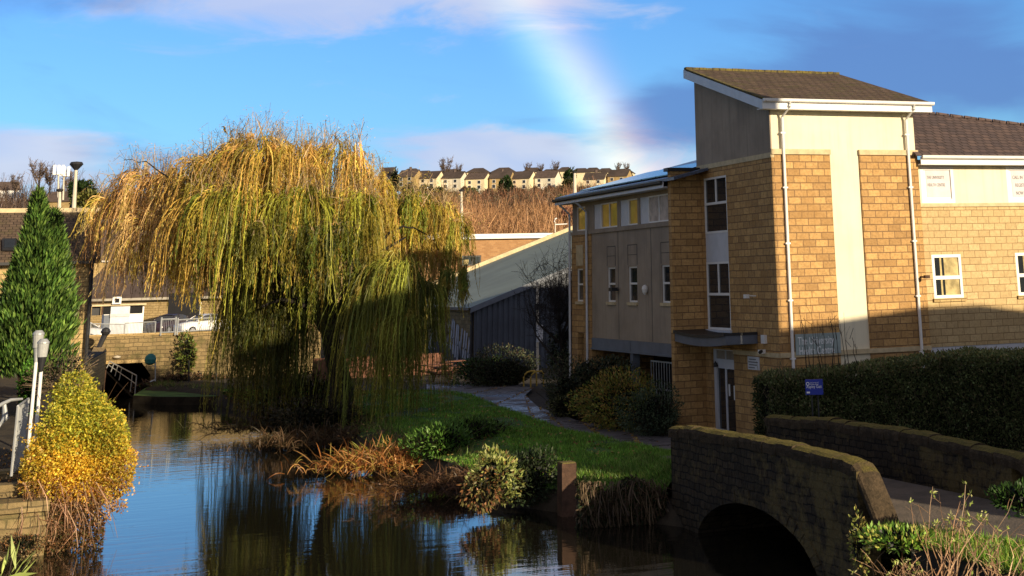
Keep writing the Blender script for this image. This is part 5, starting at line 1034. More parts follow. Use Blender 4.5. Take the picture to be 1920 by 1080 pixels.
g = MB(); g.box(-14, xrr + .3, SD - .48, SD - .36, ze - .1, ze + .02); obj('gutter', g, 'dark_metal', SB)
p = at(173, 492, SD - .2); q = at(160, 684, SD - .2); g = MB(); g.tube([p, q], .085, 8); g.tube([at(157, 494, SD - .3), at(156, 395, SD + 3.9)], .03, 5); obj('drainpipe', g, 'dark_metal', SB)
s0 = at(15, 461, SD + 1.6); nrm = np.array((0, -(zrg - ze), 4.35)); nrm /= np.linalg.norm(nrm); rp = np.array((0, SD - .35, ze + .12))
cs = [onP(x, y, rp + nrm * .08, nrm) for x, y in ((4, 470), (31, 470), (31, 449), (4, 449))]; g = MB(); g.prism(cs, nrm * .06); sk = obj('skylight', g, 'dark_metal', SB); ci = sum(cs) / 4; g = MB(); g.prism([ci + (c_ - ci) * .72 + nrm * .062 for c_ in cs], nrm * .02); obj('pane', g, 'glass', sk)
p = at(178, 418, SD + 3.6); g = MB(); g.tube([p, p + (1.05, 0, .02)], .14, 8); obj('floodlight', g, 'pale_pole', SB)
for i, z in enumerate((565, 582, 603, 618)): pass
# gabled stone house and long brown roofs behind the willow
c = at(262, 625, 138); gable_house('stone_house', 'sunlit stone gable with a brown slate roof behind the left willow branches', (c[0] + 5.5, c[1] + 5, 2.5), -.62, 18, 10.5, 2.9, 3.4, 'warm_stone', 'brown_roof', 'stone buildings behind the willow', 'building', [(-4, .8, 1.6, 1.4, 'f'), (2, .8, 1.6, 1.4, 'f')], trim='pale_pole')
c = at(345, 560, 133); g = MB(); g.box(c[0] - 1.2, c[0] + 1.3, c[1], c[1] + .3, 2.5, at(345, 549, 133)[2]); tag(obj('garage_doorway', g, 'dark_void'), 'dark open garage doorway above the white car, behind branches', 'doorway')
c = at(300, 400, 210); gable_house('long_shed', 'long low building with a pale ridge line behind the willow, far left', (c[0] + 4, c[1], 2.6), -.05, 42, 9, 7.2, 3.6, 'warm_stone', 'brown_roof', 'stone buildings behind the willow', 'building', trim='white_paint')
c = at(520, 560, 150); gable_house('stone_house', 'small gabled stone building seen through the middle of the willow', (c[0] + 1, c[1], 2.5), -1.2, 8, 6.5, 2.6, 2.2, 'warm_stone', 'brown_roof', 'stone buildings behind the willow', 'building', [(0, .9, 1.4, 1.2, 'r')], trim='white_paint')

# corrugated shed with the pale roof and the mural wall
YS = 90.0; cX, cY, cZ = onY(889, 579, YS); sl_ = onY(1072, 503, YS); slope = (sl_[2] - cZ) / (sl_[0] - cX); YN = 114.4
SH = thing('metal_shed', 'dark corrugated metal shed with a broad pale sloping roof behind the canal path', 'building', (cX + 8, YS + 20, GZ))
g = MB(); w = .34; u = cX
rows0, rows1 = [], []
while u < cX + 24:
    for du_, dy_ in ((0, 0), (w * .35, 0), (w * .5, -.07), (w * .85, -.07)): x = u + du_; rows0.append((x, YS + dy_, GZ - .2)); rows1.append((x, YS + dy_, cZ + slope * (x - cX) - .06))
    u += w
g.grid([rows0, rows1]); obj('corrugated_wall', g, 'corrugated', SH)
g = MB(); R3 = lambda x, y, d: (x, y, cZ + slope * (x - cX) + d); g.prism([R3(cX - .25, YS - .25, 0), R3(cX + 24, YS - .25, 0), R3(cX + 24, YN, 0), R3(cX - .25, YN, 0)], (0, 0, .12)); obj('roof', g, 'pale_roof', SH)
g = MB(); g.prism([R3(cX - .3, YS - .30, -.12), R3(cX + 24, YS - .30, -.12), R3(cX + 24, YS - .30, .2), R3(cX - .3, YS - .30, .2)], (0, .05, 0)); obj('bargeboard', g, 'blue_grey_steel', SH); g = MB(); g.prism([R3(cX - .3, YN, -.1), R3(cX + 24, YN, -.1), R3(cX + 24, YN, .42), R3(cX - .3, YN, .42)], (0, .3, 0)); obj('far_bargeboard', g, 'cast_stone', SH)
g = MB(); g.box(cX + .0, cX + .3, YS + .4, YN, GZ - .2, cZ - .04); obj('brick_side_wall', g, 'old_wall', SH); g = MB(); g.box(cX - .42, cX - .26, YS - .2, YN, cZ - .08, cZ + .08); g.tube([(cX - .1, YS + .2, GZ), (cX - .1, YS + .2, cZ - .05)], .09, 8); obj('gutter', g, 'dark_metal', SH)
g = MB(); xm = cX - .02
def ym(px): return onX(px, 640, xm)[1]
def mz(px, py): return onX(px, py, xm)[2]
mural = MB(); mural.prism([(xm, ym(884), GZ), (xm, ym(800), GZ), (xm, ym(800), mz(800, 640)), (xm, ym(832), mz(832, 640)), (xm, ym(884), mz(884, 664))], (-.012, 0, 0)); mu = obj('mural', mural, 'mural_dark', SH)
g = MB(); pts = []
for i in range(20): a = i * math.pi / 10; px, py = 828 + 5.8 * math.cos(a), 623 + 25 * math.sin(a); pts.append((xm - .014, ym(px), mz(px, py)))
g.prism(pts, (-.01, 0, 0)); obj('mural_disc', g, 'mural_yellow', mu)
g = MB(); g.prism([(xm - .013, ym(x), mz(x, y)) for x, y in ((833, 640), (843, 645), (843, 672), (833, 668))], (-.008, 0, 0)); obj('mural_patch', g, 'mural_teal', mu)
g = MB()
def stroke(x0, y0, x1, y1, w=1.3):
    dx, dy = x1 - x0, y1 - y0; L = math.hypot(dx, dy); nx_, ny_ = -dy / L * w, dx / L * w; g.prism([(xm - .014, ym(x), mz(x, y)) for x, y in ((x0 - nx_, y0 - ny_), (x0 + nx_, y0 + ny_), (x1 + nx_, y1 + ny_), (x1 - nx_, y1 - ny_))], (-.012, 0, 0))
for letter in ([(839.5, 648, 841, 600), (841, 600, 843.5, 612)], [(845, 655, 849, 598), (849, 598, 852, 605), (852, 605, 850, 664), (846, 632, 852, 634)], [(854, 670, 857, 608), (857, 608, 860, 612), (860, 612, 858, 678), (855, 645, 860, 648)], [(862, 674, 867, 616), (862, 674, 863, 640)], [(868, 682, 872, 620), (872, 684, 876, 624), (869, 652, 875, 656)], [(877, 686, 881, 632), (881, 632, 884, 640), (884, 640, 882, 682), (878, 664, 884, 666)], [(801, 672, 812, 618), (806, 648, 816, 654)], [(829, 667, 842, 680)]):
    g = MB()
    for s in letter: stroke(*s)
    obj('mural_lettering', g, 'mural_white', mu)
# buff brick building behind
YK = 168.0; bz0 = onY(970, 447, YK)[2]; bz1 = onY(970, 438, YK)[2]; bx0, bx1 = onY(690, 450, YK)[0], onY(1180, 450, YK)[0]
BK = thing('brick_building', 'flat roofed buff brick building with a white roof edge behind the shed', 'building', ((bx0 + bx1) / 2, YK + 6, 2))
g = MB(); bw0, bw1 = onY(866, 488, YK)[0], onY(902, 488, YK)[0]; bwz0, bwz1 = onY(884, 498, YK)[2], onY(884, 479, YK)[2]; g.wall((0, YK, 0), dX, nF, bx0, bx1, 1, bz0 - .02, [(bw0, bw1, bwz0, bwz1)], .4); obj('wall', g, 'buff_brick', BK)
window(BK, (0, YK, 0), dX, nF, bw0, bw1, bwz0, bwz1, .1, [(.55, 0, 1)], fw=.16, fm='dark_metal', blinds=[(.1, .35, .1, .6)])
g = MB(); g.box(bx0 - .3, bx1 + .3, YK - .5, YK + 12, bz0, bz0 + .28); g.box(bx0, bx1, YK - .2, YK + 12, bz0 + .281, bz1 - .22); g.box(bx0 - .2, bx1 + .2, YK - .3, YK + 12, bz1 - .219, bz1); obj('roof_edge', g, 'white_paint', BK); g = MB(); g.box(bx0, bx1, YK - .22, YK - .19, bz0 + .36, bz1 - .30); obj('dark_band', g, 'dark_metal', BK)
a = onY(1020, 434, YK + 8); g = MB(); g.prism([(a[0] - 7, YK + 8, bz1 - .1), (a[0] + 1.3, YK + 8, bz1 - .1), (a[0] + .3, YK + 8, bz1 + .42)], (0, 3, 0)); obj('roof_light', g, 'brown_roof', BK)
CB = thing('shade_block', 'unseen brick block added behind the health centre to shade the metal shed', 'building', (34.5, 71, GZ)); g = MB(); g.box(31, 38, 68, 72, GZ - .2, 10.6); obj('wall', g, 'buff_brick', CB); g = MB(); g.box(30.9, 38.1, 67.9, 72.1, 10.602, 10.95); obj('roof', g, 'brown_roof', CB)  # added hidden block, there to keep the sun off the shed wall
# small street furniture on the right bank
c = onZ(1008, 700, GZ); LPo = thing('lamp_pole', 'slender pale lamp pole with a light blue box in front of the dark shed', 'pole', (c[0], c[1], GZ)); D_ = math.hypot(c[0], c[1]); tp = at(1007.5, 528, D_); g = MB(); g.tube([(c[0], c[1], GZ), tp], .075, 8); obj('pole', g, 'pale_pole', LPo)
b0, b1 = at(1012.5, 641, D_ - .1), at(1012.5, 609, D_ - .1); g = MB(); g.box(b0[0] - .18, b0[0] + .14, b0[1] - .1, b0[1] + .1, b0[2], b1[2]); bx = obj('box', g, 'grey_white', LPo); q = at(1011, 574, D_); g = MB(); g.box(q[0] - .3, q[0] + .15, q[1] - .1, q[1] + .1, q[2] - .2, q[2] + .15); obj('bracket', g, 'dark_metal', LPo)
c = onZ(995, 726, GZ); HO = thing('cycle_hoop', 'yellow bent tube hoop beside the path, the front one of the pair', 'hoop', (c[0], c[1], GZ), 'yellow hoops'); P_ = [(0, 0, 0), (0, 0, .45), (.06, 0, .58), (.18, .02, .68), (.34, .04, .72), (.6, .06, .72), (.68, .07, .60), (.7, .07, 0)]; g = MB(); g.tube([np.array(q) + c * (1, 1, 0) + (0, 0, GZ) for q in P_], .042, 8); obj('tube', g, 'yellow_paint', HO); dup(HO, (c[0] - .22, c[1] + .45, GZ), 0, 'yellow bent tube hoop beside the path, the rear one of the pair')
def picnic(px, py, D, rot, label):
    c = at(px, py, D); c[2] = GZ; R0 = thing('picnic_table', label, 'picnic table', c, 'picnic tables by the mural'); cr, sr = math.cos(rot), math.sin(rot); P = lambda x, y, z: np.array((c[0] + x * cr - y * sr, c[1] + x * sr + y * cr, c[2] + z))
    def bar(nm, *B):
        g = MB()
        for (x0, x1, y0, y1, z0, z1) in B: g.prism([P(x0, y0, z0), P(x1, y0, z0), P(x1, y1, z0), P(x0, y1, z0)], (0, 0, z1 - z0))
        return obj(nm, g, 'picnic_wood', R0)
    bar('tabletop', *[(-.9, .9, -.36 + i * .185, -.36 + i * .185 + .17, .72, .76) for i in range(4)])
    for s in (-1, 1): bar('bench', (-.9, .9, s * .72 - .13, s * .72 + .13, .43, .47))
    for sx in (-.62, .62):
        g = MB()
        for s in (-1, 1): g.tube([P(sx, s * .62, 0), P(sx, s * .22, .72)], .05, 4)
        g.tube([P(sx, -.8, .4), P(sx, .8, .4)], .045, 4); obj('trestle', g, 'picnic_wood', R0)
picnic(843, 709, 83.5, .5, 'reddish picnic table nearest the green bush below the mural'); picnic(818, 706, 86, .4, 'picnic table partly behind the willow curtain, left of the reddish one'); picnic(846, 697, 89, .45, 'picnic table furthest back against the mural wall')

# ------------------------------------------------------------------ far: masts, houses, trees and scrub on the hill
def mast(px, py0, py1, D, r, label, head):
    a, b = at(px[0], py0, D), at(px[1], py1, D); R0 = thing('lamp_mast', label, 'mast', a, 'tall masts'); g = MB(); g.tube([a, b], [r * 1.2, r * .8], 8); obj('pole', g, 'pale_pole', R0); g = MB()
    if head == 'cap': g.lathe((b[0], b[1], b[2] - .15), [(.15, -.2), (.5, .2), (.62, .35), (.5, .55), (.1, .6)], 12); obj('cap', g, 'dark_metal', R0)
    elif head == 'small': g.lathe((b[0], b[1], b[2] - .1), [(.1, 0), (.3, .12), (.32, .22), (.1, .3)], 10); obj('cap', g, 'dark_metal', R0)
    elif head == 'flood':
        g.tube([b + (-.4, 0, -.1), b + (.4, 0, -.1)], .06, 6)
        for dx in (-.42, 0, .42): g.box(b[0] + dx - .14, b[0] + dx + .14, b[1] - .3, b[1] + .1, b[2] - .15, b[2] + .85)
        obj('floodlights', g, 'white_paint', R0)
    elif head == 'arm': g.tube([b + (-.1, 0, .0), b + (0, 0, .35), b + (.2, 0, .42)], .08, 6); g.tube([b + (0, 0, -.3), b + (1.5, 0, -.25)], .06, 6); obj('arm', g, 'white_paint', R0)
mast((138, 143), 396, 312, 150, .17, 'tallest pale mast with a black cap above the stone building roof', 'cap'); mast((109, 109.5), 370, 325, 170, .09, 'thin mast with white floodlights, left one of the pair', 'flood'); mast((118, 120), 375, 328, 172, .09, 'thin mast with white floodlights, right one of the pair', 'flood'); mast((111, 112), 396, 358, 140, .14, 'short pale pole with a dark cap behind the conifer tip', 'small')
mast((866, 865), 442, 358, 176, .17, 'pale lamp column in front of the brown hillside scrub', 'small'); mast((1078, 1077.5), 372, 324, 190, .22, 'pale column rising behind the wing roof', 'small'); mast((1041, 1041), 440, 416, 178, .07, 'thin post with a white arm on the brick building roof', 'arm')

def hill_pt(px, py, D): 
    p = at(px, py, D); return p
def hipped(name, label, p, rot, Lx, Ly, hw, hr, group):
    R0 = thing(name, label, 'house', p, group); ox, oy, oz = p; cr, sr = math.cos(rot), math.sin(rot); P = lambda x, y, z: (ox + x * cr - y * sr, oy + x * sr + y * cr, oz + z); a, b = Lx / 2, Ly / 2
    g = MB(); g.prism([P(-a, -b, -3), P(a, -b, -3), P(a, b, -3), P(-a, b, -3)], (0, 0, hw + 3)); obj('wall', g, 'house_wall', R0); e = .4; r = a * .45
    g = MB(); c4 = [P(-a - e, -b - e, hw), P(a + e, -b - e, hw), P(a + e, b + e, hw), P(-a - e, b + e, hw)]; r2 = [P(-r, 0, hw + hr), P(r, 0, hw + hr)]; g.quad(c4[0], c4[1], r2[1], r2[0]); g.quad(c4[2], c4[3], r2[0], r2[1]); g.poly([c4[1], c4[2], r2[1]]); g.poly([c4[3], c4[0], r2[0]]); g.quad(*c4); obj('roof', g, 'house_roof', R0)
HG = 'houses in a row along the hilltop'
hl = ['shadowed house at the left end of the hilltop row beside a dark fir', 'second house from the left in the hilltop row, half behind the willow', 'house with a bright white ground floor near the left of the hilltop row', 'house directly right of the first bare tree in the hilltop row', 'house with a white bay and conservatory in the middle of the hilltop row', 'house left of the big dark evergreen on the hillside', 'house right of the big dark evergreen on the hillside', 'house with a long white veranda at the right of the middle row', 'house with a pale front gable right of the pale column', 'last house of the hilltop row, just above the wing roof']
hx = [(714, 742, 349), (748, 790, 352), (788, 832, 355), (829, 876, 356), (874, 920, 358), (918, 966, 356), (958, 1006, 357), (1003, 1052, 354), (1094, 1142, 357), (1140, 1186, 352)]
for i, (a, b, base) in enumerate(hx):
    D = 480; c = at((a + b) / 2, base, D); k_ = (b - a) / 46.0; wl = 6.5 * k_
    R0 = gable_house('hill_house', hl[i], c, -.62 + rng.uniform(-.12, .12), wl, 5.6 * min(1.1, k_ + .15), 3.4 + rng.uniform(-.15, .25), 2.1 + rng.uniform(-.2, .4), ('house_wall', 'warm_stone', 'house_wall', 'pale_wall')[i % 4], ('house_roof', 'brown_roof', 'house_roof')[i % 3], HG, 'house', [(-wl * .28, .5, 1.0, 1.0, 'f'), (wl * .22, .5, 1.0, 1.0, 'f'), (-wl * .28, 2.1, .9, .9, 'f'), (wl * .22, 2.1, .9, .9, 'f')], .25)
    if i in (1, 3, 5, 8): g = MB(); g.box(c[0] - .35, c[0] + .35, c[1] - .3, c[1] + .3, c[2] + 5.0, c[2] + 6.5); obj('chimney', g, 'brown_roof', R0)
    if i in (2, 4, 7):
        cr, sr = math.cos(-.62), math.sin(-.62); g = MB(); q = np.array((c[0] + .6 * cr + 3.4 * sr, c[1] + .6 * sr - 3.4 * cr, c[2] - .9)); g.prism([q + (-1.8, 0, -.5), q + (1.8, -.6, -.5), q + (1.8, .5, -.5), q + (-1.8, 1, -.5)], (0, 0, 1.9)); obj('conservatory', g, 'white_paint', R0)
bx_ = [(728, 20, 339, 'dark'), (772, 40, 334), (797, 40, 338), (847, 46, 335), (897, 46, 333), (945, 48, 332), (1000, 42, 332), (1030, 34, 335), (1060, 34, 331), (1090, 44, 333), (1112, 40, 332), (1136, 40, 333), (1170, 44, 334)]
bl = ['far left low roof beyond the hilltop row', 'dark hipped roof behind the second hilltop house', 'dark hipped roof beneath the first bare tree', 'hipped house behind the house beside the first bare tree', 'hipped house with skylights behind the white bay house', 'hipped house behind the two houses left of the evergreen', 'hipped house between two pale bare trees on the skyline', 'small dark roof beneath the third skyline tree', 'dark roof left of the skyline fir', 'hipped roof just left of the pale column top', 'hipped roof just right of the pale column top', 'dark hipped roof behind the pale front gable', 'hipped roof under the pinkish tree at the right end']
for i, q in enumerate(bx_):
    c = at(q[0], q[2] + 10, 520); hipped('hill_house', bl[i], c, -.5, 6.4 * q[1] / 40, 6.0, 3.4, 1.7, 'houses behind the hilltop row')
# bare trees: one built with its trunk and twigs, the rest copies
def bare_tree(name, label, loc, h, w, cols, nb=9, nt=260, group='bare trees on the hill', r=.03, tr=.2, trunkm='bark'):
    R0 = thing(name, label, 'tree', loc, group); loc = np.array(loc, float); g = MB(); g.tube([loc, loc + (rng.normal() * .1, 0, h * .3), loc + (rng.normal() * .2, 0, h * .55)], [tr, tr * .75, tr * .4], 7); obj('trunk', g, trunkm, R0); lb = LB(); L1 = []
    for i in range(nb):
        b = loc + (0, 0, h * rng.uniform(.18, .5)); a = rng.uniform(0, 6.28); e = loc + np.array((math.cos(a) * w * rng.uniform(.4, .9), math.sin(a) * w * rng.uniform(.4, .9), h * rng.uniform(.6, .98))); m_ = (b + e) / 2 + np.array((math.cos(a), math.sin(a), 0)) * w * .12; L1.append((b, m_, e)); lb.ribbon(np.array([[b, (b + m_) / 2, m_, (m_ + e) / 2, e]]), np.array([[tr * 1.1, tr * .9, tr * .6, tr * .4, tr * .2]]), pal(cols, 1, .15))
    for i in range(nt):
        b, m_, e = L1[rng.integers(nb)]; t = rng.uniform(.2, 1); s = b * (1 - t) ** 2 + m_ * 2 * t * (1 - t) + e * t * t; d = unit(1)[0] + (0, 0, .7); k_ = s + d * w * rng.uniform(.15, .42); mm = (s + k_) / 2 + rng.normal(size=3) * w * .04
        lb.ribbon(np.array([[s, mm, k_]]), np.array([[r, r * .8, r * .3]]), pal(cols, 1, .2))
        for j in range(3): f = s + (k_ - s) * rng.uniform(.3, 1); lb.ribbon(np.array([[f, f + (unit(1)[0] + (0, 0, .5)) * w * rng.uniform(.06, .18)]]), r * .6, pal(cols, 1, .2))
    lb.build('crown', 'twig', R0); return R0
BT = [(.16, .115, .09), (.12, .09, .075)]
c = at(833, 346, 505); bt = bare_tree('bare_tree', 'largest bare tree on the skyline, left of the middle houses', c, 8.4, 3.0, BT, r=.14, tr=.3)
for (px, py, s, l) in ((857, 345, .75, 'smaller bare tree just right of the largest one'), (988, 336, .62, 'left one of three pale bare trees on the skyline'), (1013, 334, .55, 'middle one of three pale bare trees on the skyline'), (1040, 338, .72, 'right one of three pale bare trees on the skyline'), (1158, 332, .55, 'pale bare tree in the rainbow foot'), (1176, 330, .5, 'pinkish bare tree just right of the rainbow foot'), (28, 372, .7, 'bare tree at the far left skyline'), (70, 365, 1.0, 'bare dark tree behind the conifer tip'), (92, 372, .95, 'bare tree just left of the floodlight masts'), (128, 378, .95, 'bare purple brown tree between the masts')): dup(bt, at(px, py, 500 if px > 500 else 420), rng.uniform(0, 6), l, s)
def hill_bush(px, py, D, w, h, n, cols, label, name='evergreen_tree', m='leaf'): 
    c = at(px, py, D); c[2] -= 0; return shrub(name, label, 'tree', c, (w, w * .8, h), n, .75, .4, cols, 'evergreens on the hill', stems=2, m=m)
EV = [(.028, .058, .016), (.018, .036, .012), (.045, .075, .02)]
hill_bush(949, 357, 455, 1.9, 3.0, 1500, EV, 'big dark evergreen standing below the hilltop houses'); hill_bush(739, 343, 475, 1.2, 3.4, 700, [(.018, .026, .014)], 'dark fir beside the shadowed left house'); hill_bush(886, 364, 460, 1.7, 1.1, 600, [(.10, .16, .03)], 'bright green round bush below the white bay house'); hill_bush(835, 372, 450, 3.6, 1.8, 1300, EV, 'dark green bushes left of the pale lamp column'); hill_bush(850, 388, 440, 2.0, 1.4, 800, EV, 'dark green bush at the lamp column, lower on the slope'); hill_bush(1067, 332, 500, 1.8, 1.9, 800, EV, 'dark fir left of the pale column'); hill_bush(1064, 350, 470, 1.2, 2.6, 800, [(.07, .075, .03)], 'olive scrub tree behind the pale column'); hill_bush(150, 362, 300, 1.7, 2.0, 900, EV, 'dark green pine right of the black capped mast'); hill_bush(162, 378, 295, 1.9, 1.6, 900, [(.16, .16, .04), (.10, .11, .03)], 'yellow green tree right of the masts')
for k_, (px, py, w, h, cc) in enumerate([(792, 357, 1.0, 1.0, (.10, .07, .04)), (826, 360, 1.3, .9, (.06, .08, .03)), (872, 362, .9, 1.2, (.13, .08, .05)), (915, 363, 1.2, .9, (.10, .075, .05)), (975, 361, 1.4, .9, (.14, .085, .05)), (1004, 360, .9, 1.3, (.10, .07, .045)), (1030, 358, 1.2, .9, (.15, .09, .06)), (1052, 356, 1.1, 1.0, (.08, .08, .04)), (1092, 358, 1.2, 1.1, (.12, .085, .05)), (1120, 362, 1.6, 1.0, (.16, .10, .06)), (1150, 352, 1.3, 1.0, (.15, .095, .06))]):
    o_ = hill_bush(px, py, 470, w, h, 420, [cc, tuple(q * .6 for q in cc)], 'brown or olive garden shrub in front of the hilltop houses', 'garden_shrub', 'twig'); o_['category'] = 'shrub'; o_['group'] = 'garden shrubs of the hilltop houses'
for px, py, D_, w, h, cc, lb_ in ((905, 392, 395, 2.6, 2.0, (.10, .08, .04), 'olive grey scrub tree on the slope right of the lamp column'), (938, 378, 425, 2.2, 1.6, (.16, .08, .045), 'rusty scrub bush below the big dark evergreen'), (985, 386, 410, 3.0, 2.0, (.085, .075, .04), 'dull olive thicket in the middle of the slope'), (1020, 400, 385, 2.2, 1.8, (.13, .07, .04), 'dark brown thicket above the orange saplings'), (1050, 388, 400, 2.2, 2.6, (.07, .075, .035), 'dark olive scrub tree near the wing roof'), (1062, 415, 330, 1.5, 2.4, (.15, .07, .05), 'reddish brown bush just left of the wing eaves'), (880, 378, 430, 2.2, 1.4, (.12, .07, .045), 'brown thicket below the bright green bush'), (1030, 372, 440, 2.6, 1.3, (.17, .095, .06), 'pale brown thicket below the white veranda house')):
    hill_bush(px, py, D_, w, h, 700, [cc, tuple(q * .6 for q in cc), tuple(q * 1.4 for q in cc)], lb_, 'scrub_tree', 'twig')['group'] = 'scrub trees on the slope'
hill_bush(800, 362, 470, 1.6, 1.6, 600, [(.035, .045, .02)], 'dark shrub before the white ground floor house'); hill_bush(765, 362, 465, 2.2, 1.6, 700, [(.12, .10, .04), (.07, .07, .03)], 'olive hedge before the left hilltop houses')
c = at(128, 394, 330); gable_house('stone_house', 'small stone house with a sunlit gable between the mast poles', (c[0], c[1], c[2]), -.5, 7, 4.5, 1.8, 1.8, 'warm_stone', 'brown_roof', 'houses on the left hill')
c = at(5, 372, 440); gable_house('stone_house', 'white gabled house at the far left skyline', (c[0], c[1], c[2] - 1), .2, 7, 5.5, 3.2, 2.0, 'white_paint', 'brown_roof', 'houses on the left hill')
def scrub(n, px, D0, D1, h, wd, cols, label, name='scrub', flare=.35):
    lb = LB(); x = rng.uniform(px[0], px[1], n); Dd = D0 + (D1 - D0) * rng.uniform(0, 1, n); b = []
    for a_, d_ in zip(x, Dd): r_v = ray(a_, 400); k_ = d_ / math.hypot(r_v[0], r_v[1]); X_, Y_ = r_v[0] * k_, r_v[1] * k_; b.append((X_, Y_, hz(X_, Y_) - .15))
    b = np.array(b); cl = np.array([mnoise.noise(Vector((q[0] * .12, q[1] * .05, 1))) for q in b])
    d = rng.normal(size=(n, 3)) * flare + (0, 0, 1); hh = h * rng.uniform(.4, 1.2, n) * (1 + cl * .8); e = b + d * hh[:, None]; m_ = (b + e) / 2 + rng.normal(size=(n, 3)) * h * .07; cc = pal(cols, n, .3) * (1 + cl[:, None] * .6); lb.ribbon(np.stack([b, m_, e], 1), np.array([wd, wd * .8, wd * .3])[None].repeat(n, 0), cc)
    s = b + (e - b) * rng.uniform(.4, 1, (n, 1)); lb.ribbon(np.stack([s, s + unit(n) * h * .25 + (0, 0, h * .12)], 1), wd * .5, cc); o = lb.build(name, 'twig', kind='stuff'); return tag(o, label, 'scrub')
scrub(8000, (800, 1085), 290, 372, 3.2, .12, [(.33, .17, .08), (.26, .14, .07), (.40, .23, .11)], 'dense orange brown leafless saplings on the lower hillside')
scrub(14000, (800, 1260), 358, 448, 1.35, .14, [(.17, .09, .052), (.125, .075, .048), (.105, .088, .05), (.21, .10, .055)], 'red brown bramble scrub on the upper hillside', flare=.7)
scrub(6000, (600, 880), 320, 445, 1.8, .16, [(.17, .11, .05), (.12, .09, .045)], 'olive brown scrub on the hillside behind the willow', flare=.6)
scrub(7000, (-60, 420), 350, 470, 4.2, .15, [(.075, .055, .048), (.10, .07, .06), (.13, .085, .055)], 'dark purple brown wood on the far left hill', 'distant_wood', .3)
scrub(4000, (150, 440), 300, 360, 4.0, .15, [(.22, .12, .05), (.15, .09, .05)], 'orange brown trees on the left hill behind the willow', 'distant_wood', .35)
# bare tree in front of the shed
c = onZ(1052, 690, GZ); c = at(1050, 690, 73); c[2] = GZ; bare_tree('bare_tree', 'dark leafless spreading tree between the lamp pole and the wing', c, 6.3, 3.0, [(.022, .018, .017), (.03, .024, .02)], 14, 900, 'dark tree', .022, .13)

# ------------------------------------------------------------------ the willow
WD = 66.5; wb = at(640, 772, WD); wb[2] = .6
WL = thing('weeping_willow', 'huge golden weeping willow hanging over the canal', 'tree', wb)
PXM = 44.0
GOLD = [(.80, .50, .12), (.72, .42, .12), (.58, .40, .08), (.42, .35, .05)]; OLV = [(.46, .38, .055), (.30, .31, .04), (.58, .41, .075), (.17, .22, .028)]; GRN = [(.12, .16, .02), (.20, .20, .028), (.30, .25, .04), (.07, .10, .016)]; ORG = [(.66, .38, .13), (.54, .30, .11), (.74, .48, .19), (.56, .42, .08)]; CORE = [(.07, .09, .016), (.10, .10, .02), (.05, .065, .014)]; DGR = [(.20, .23, .035), (.28, .27, .045), (.38, .30, .06), (.13, .17, .03)]
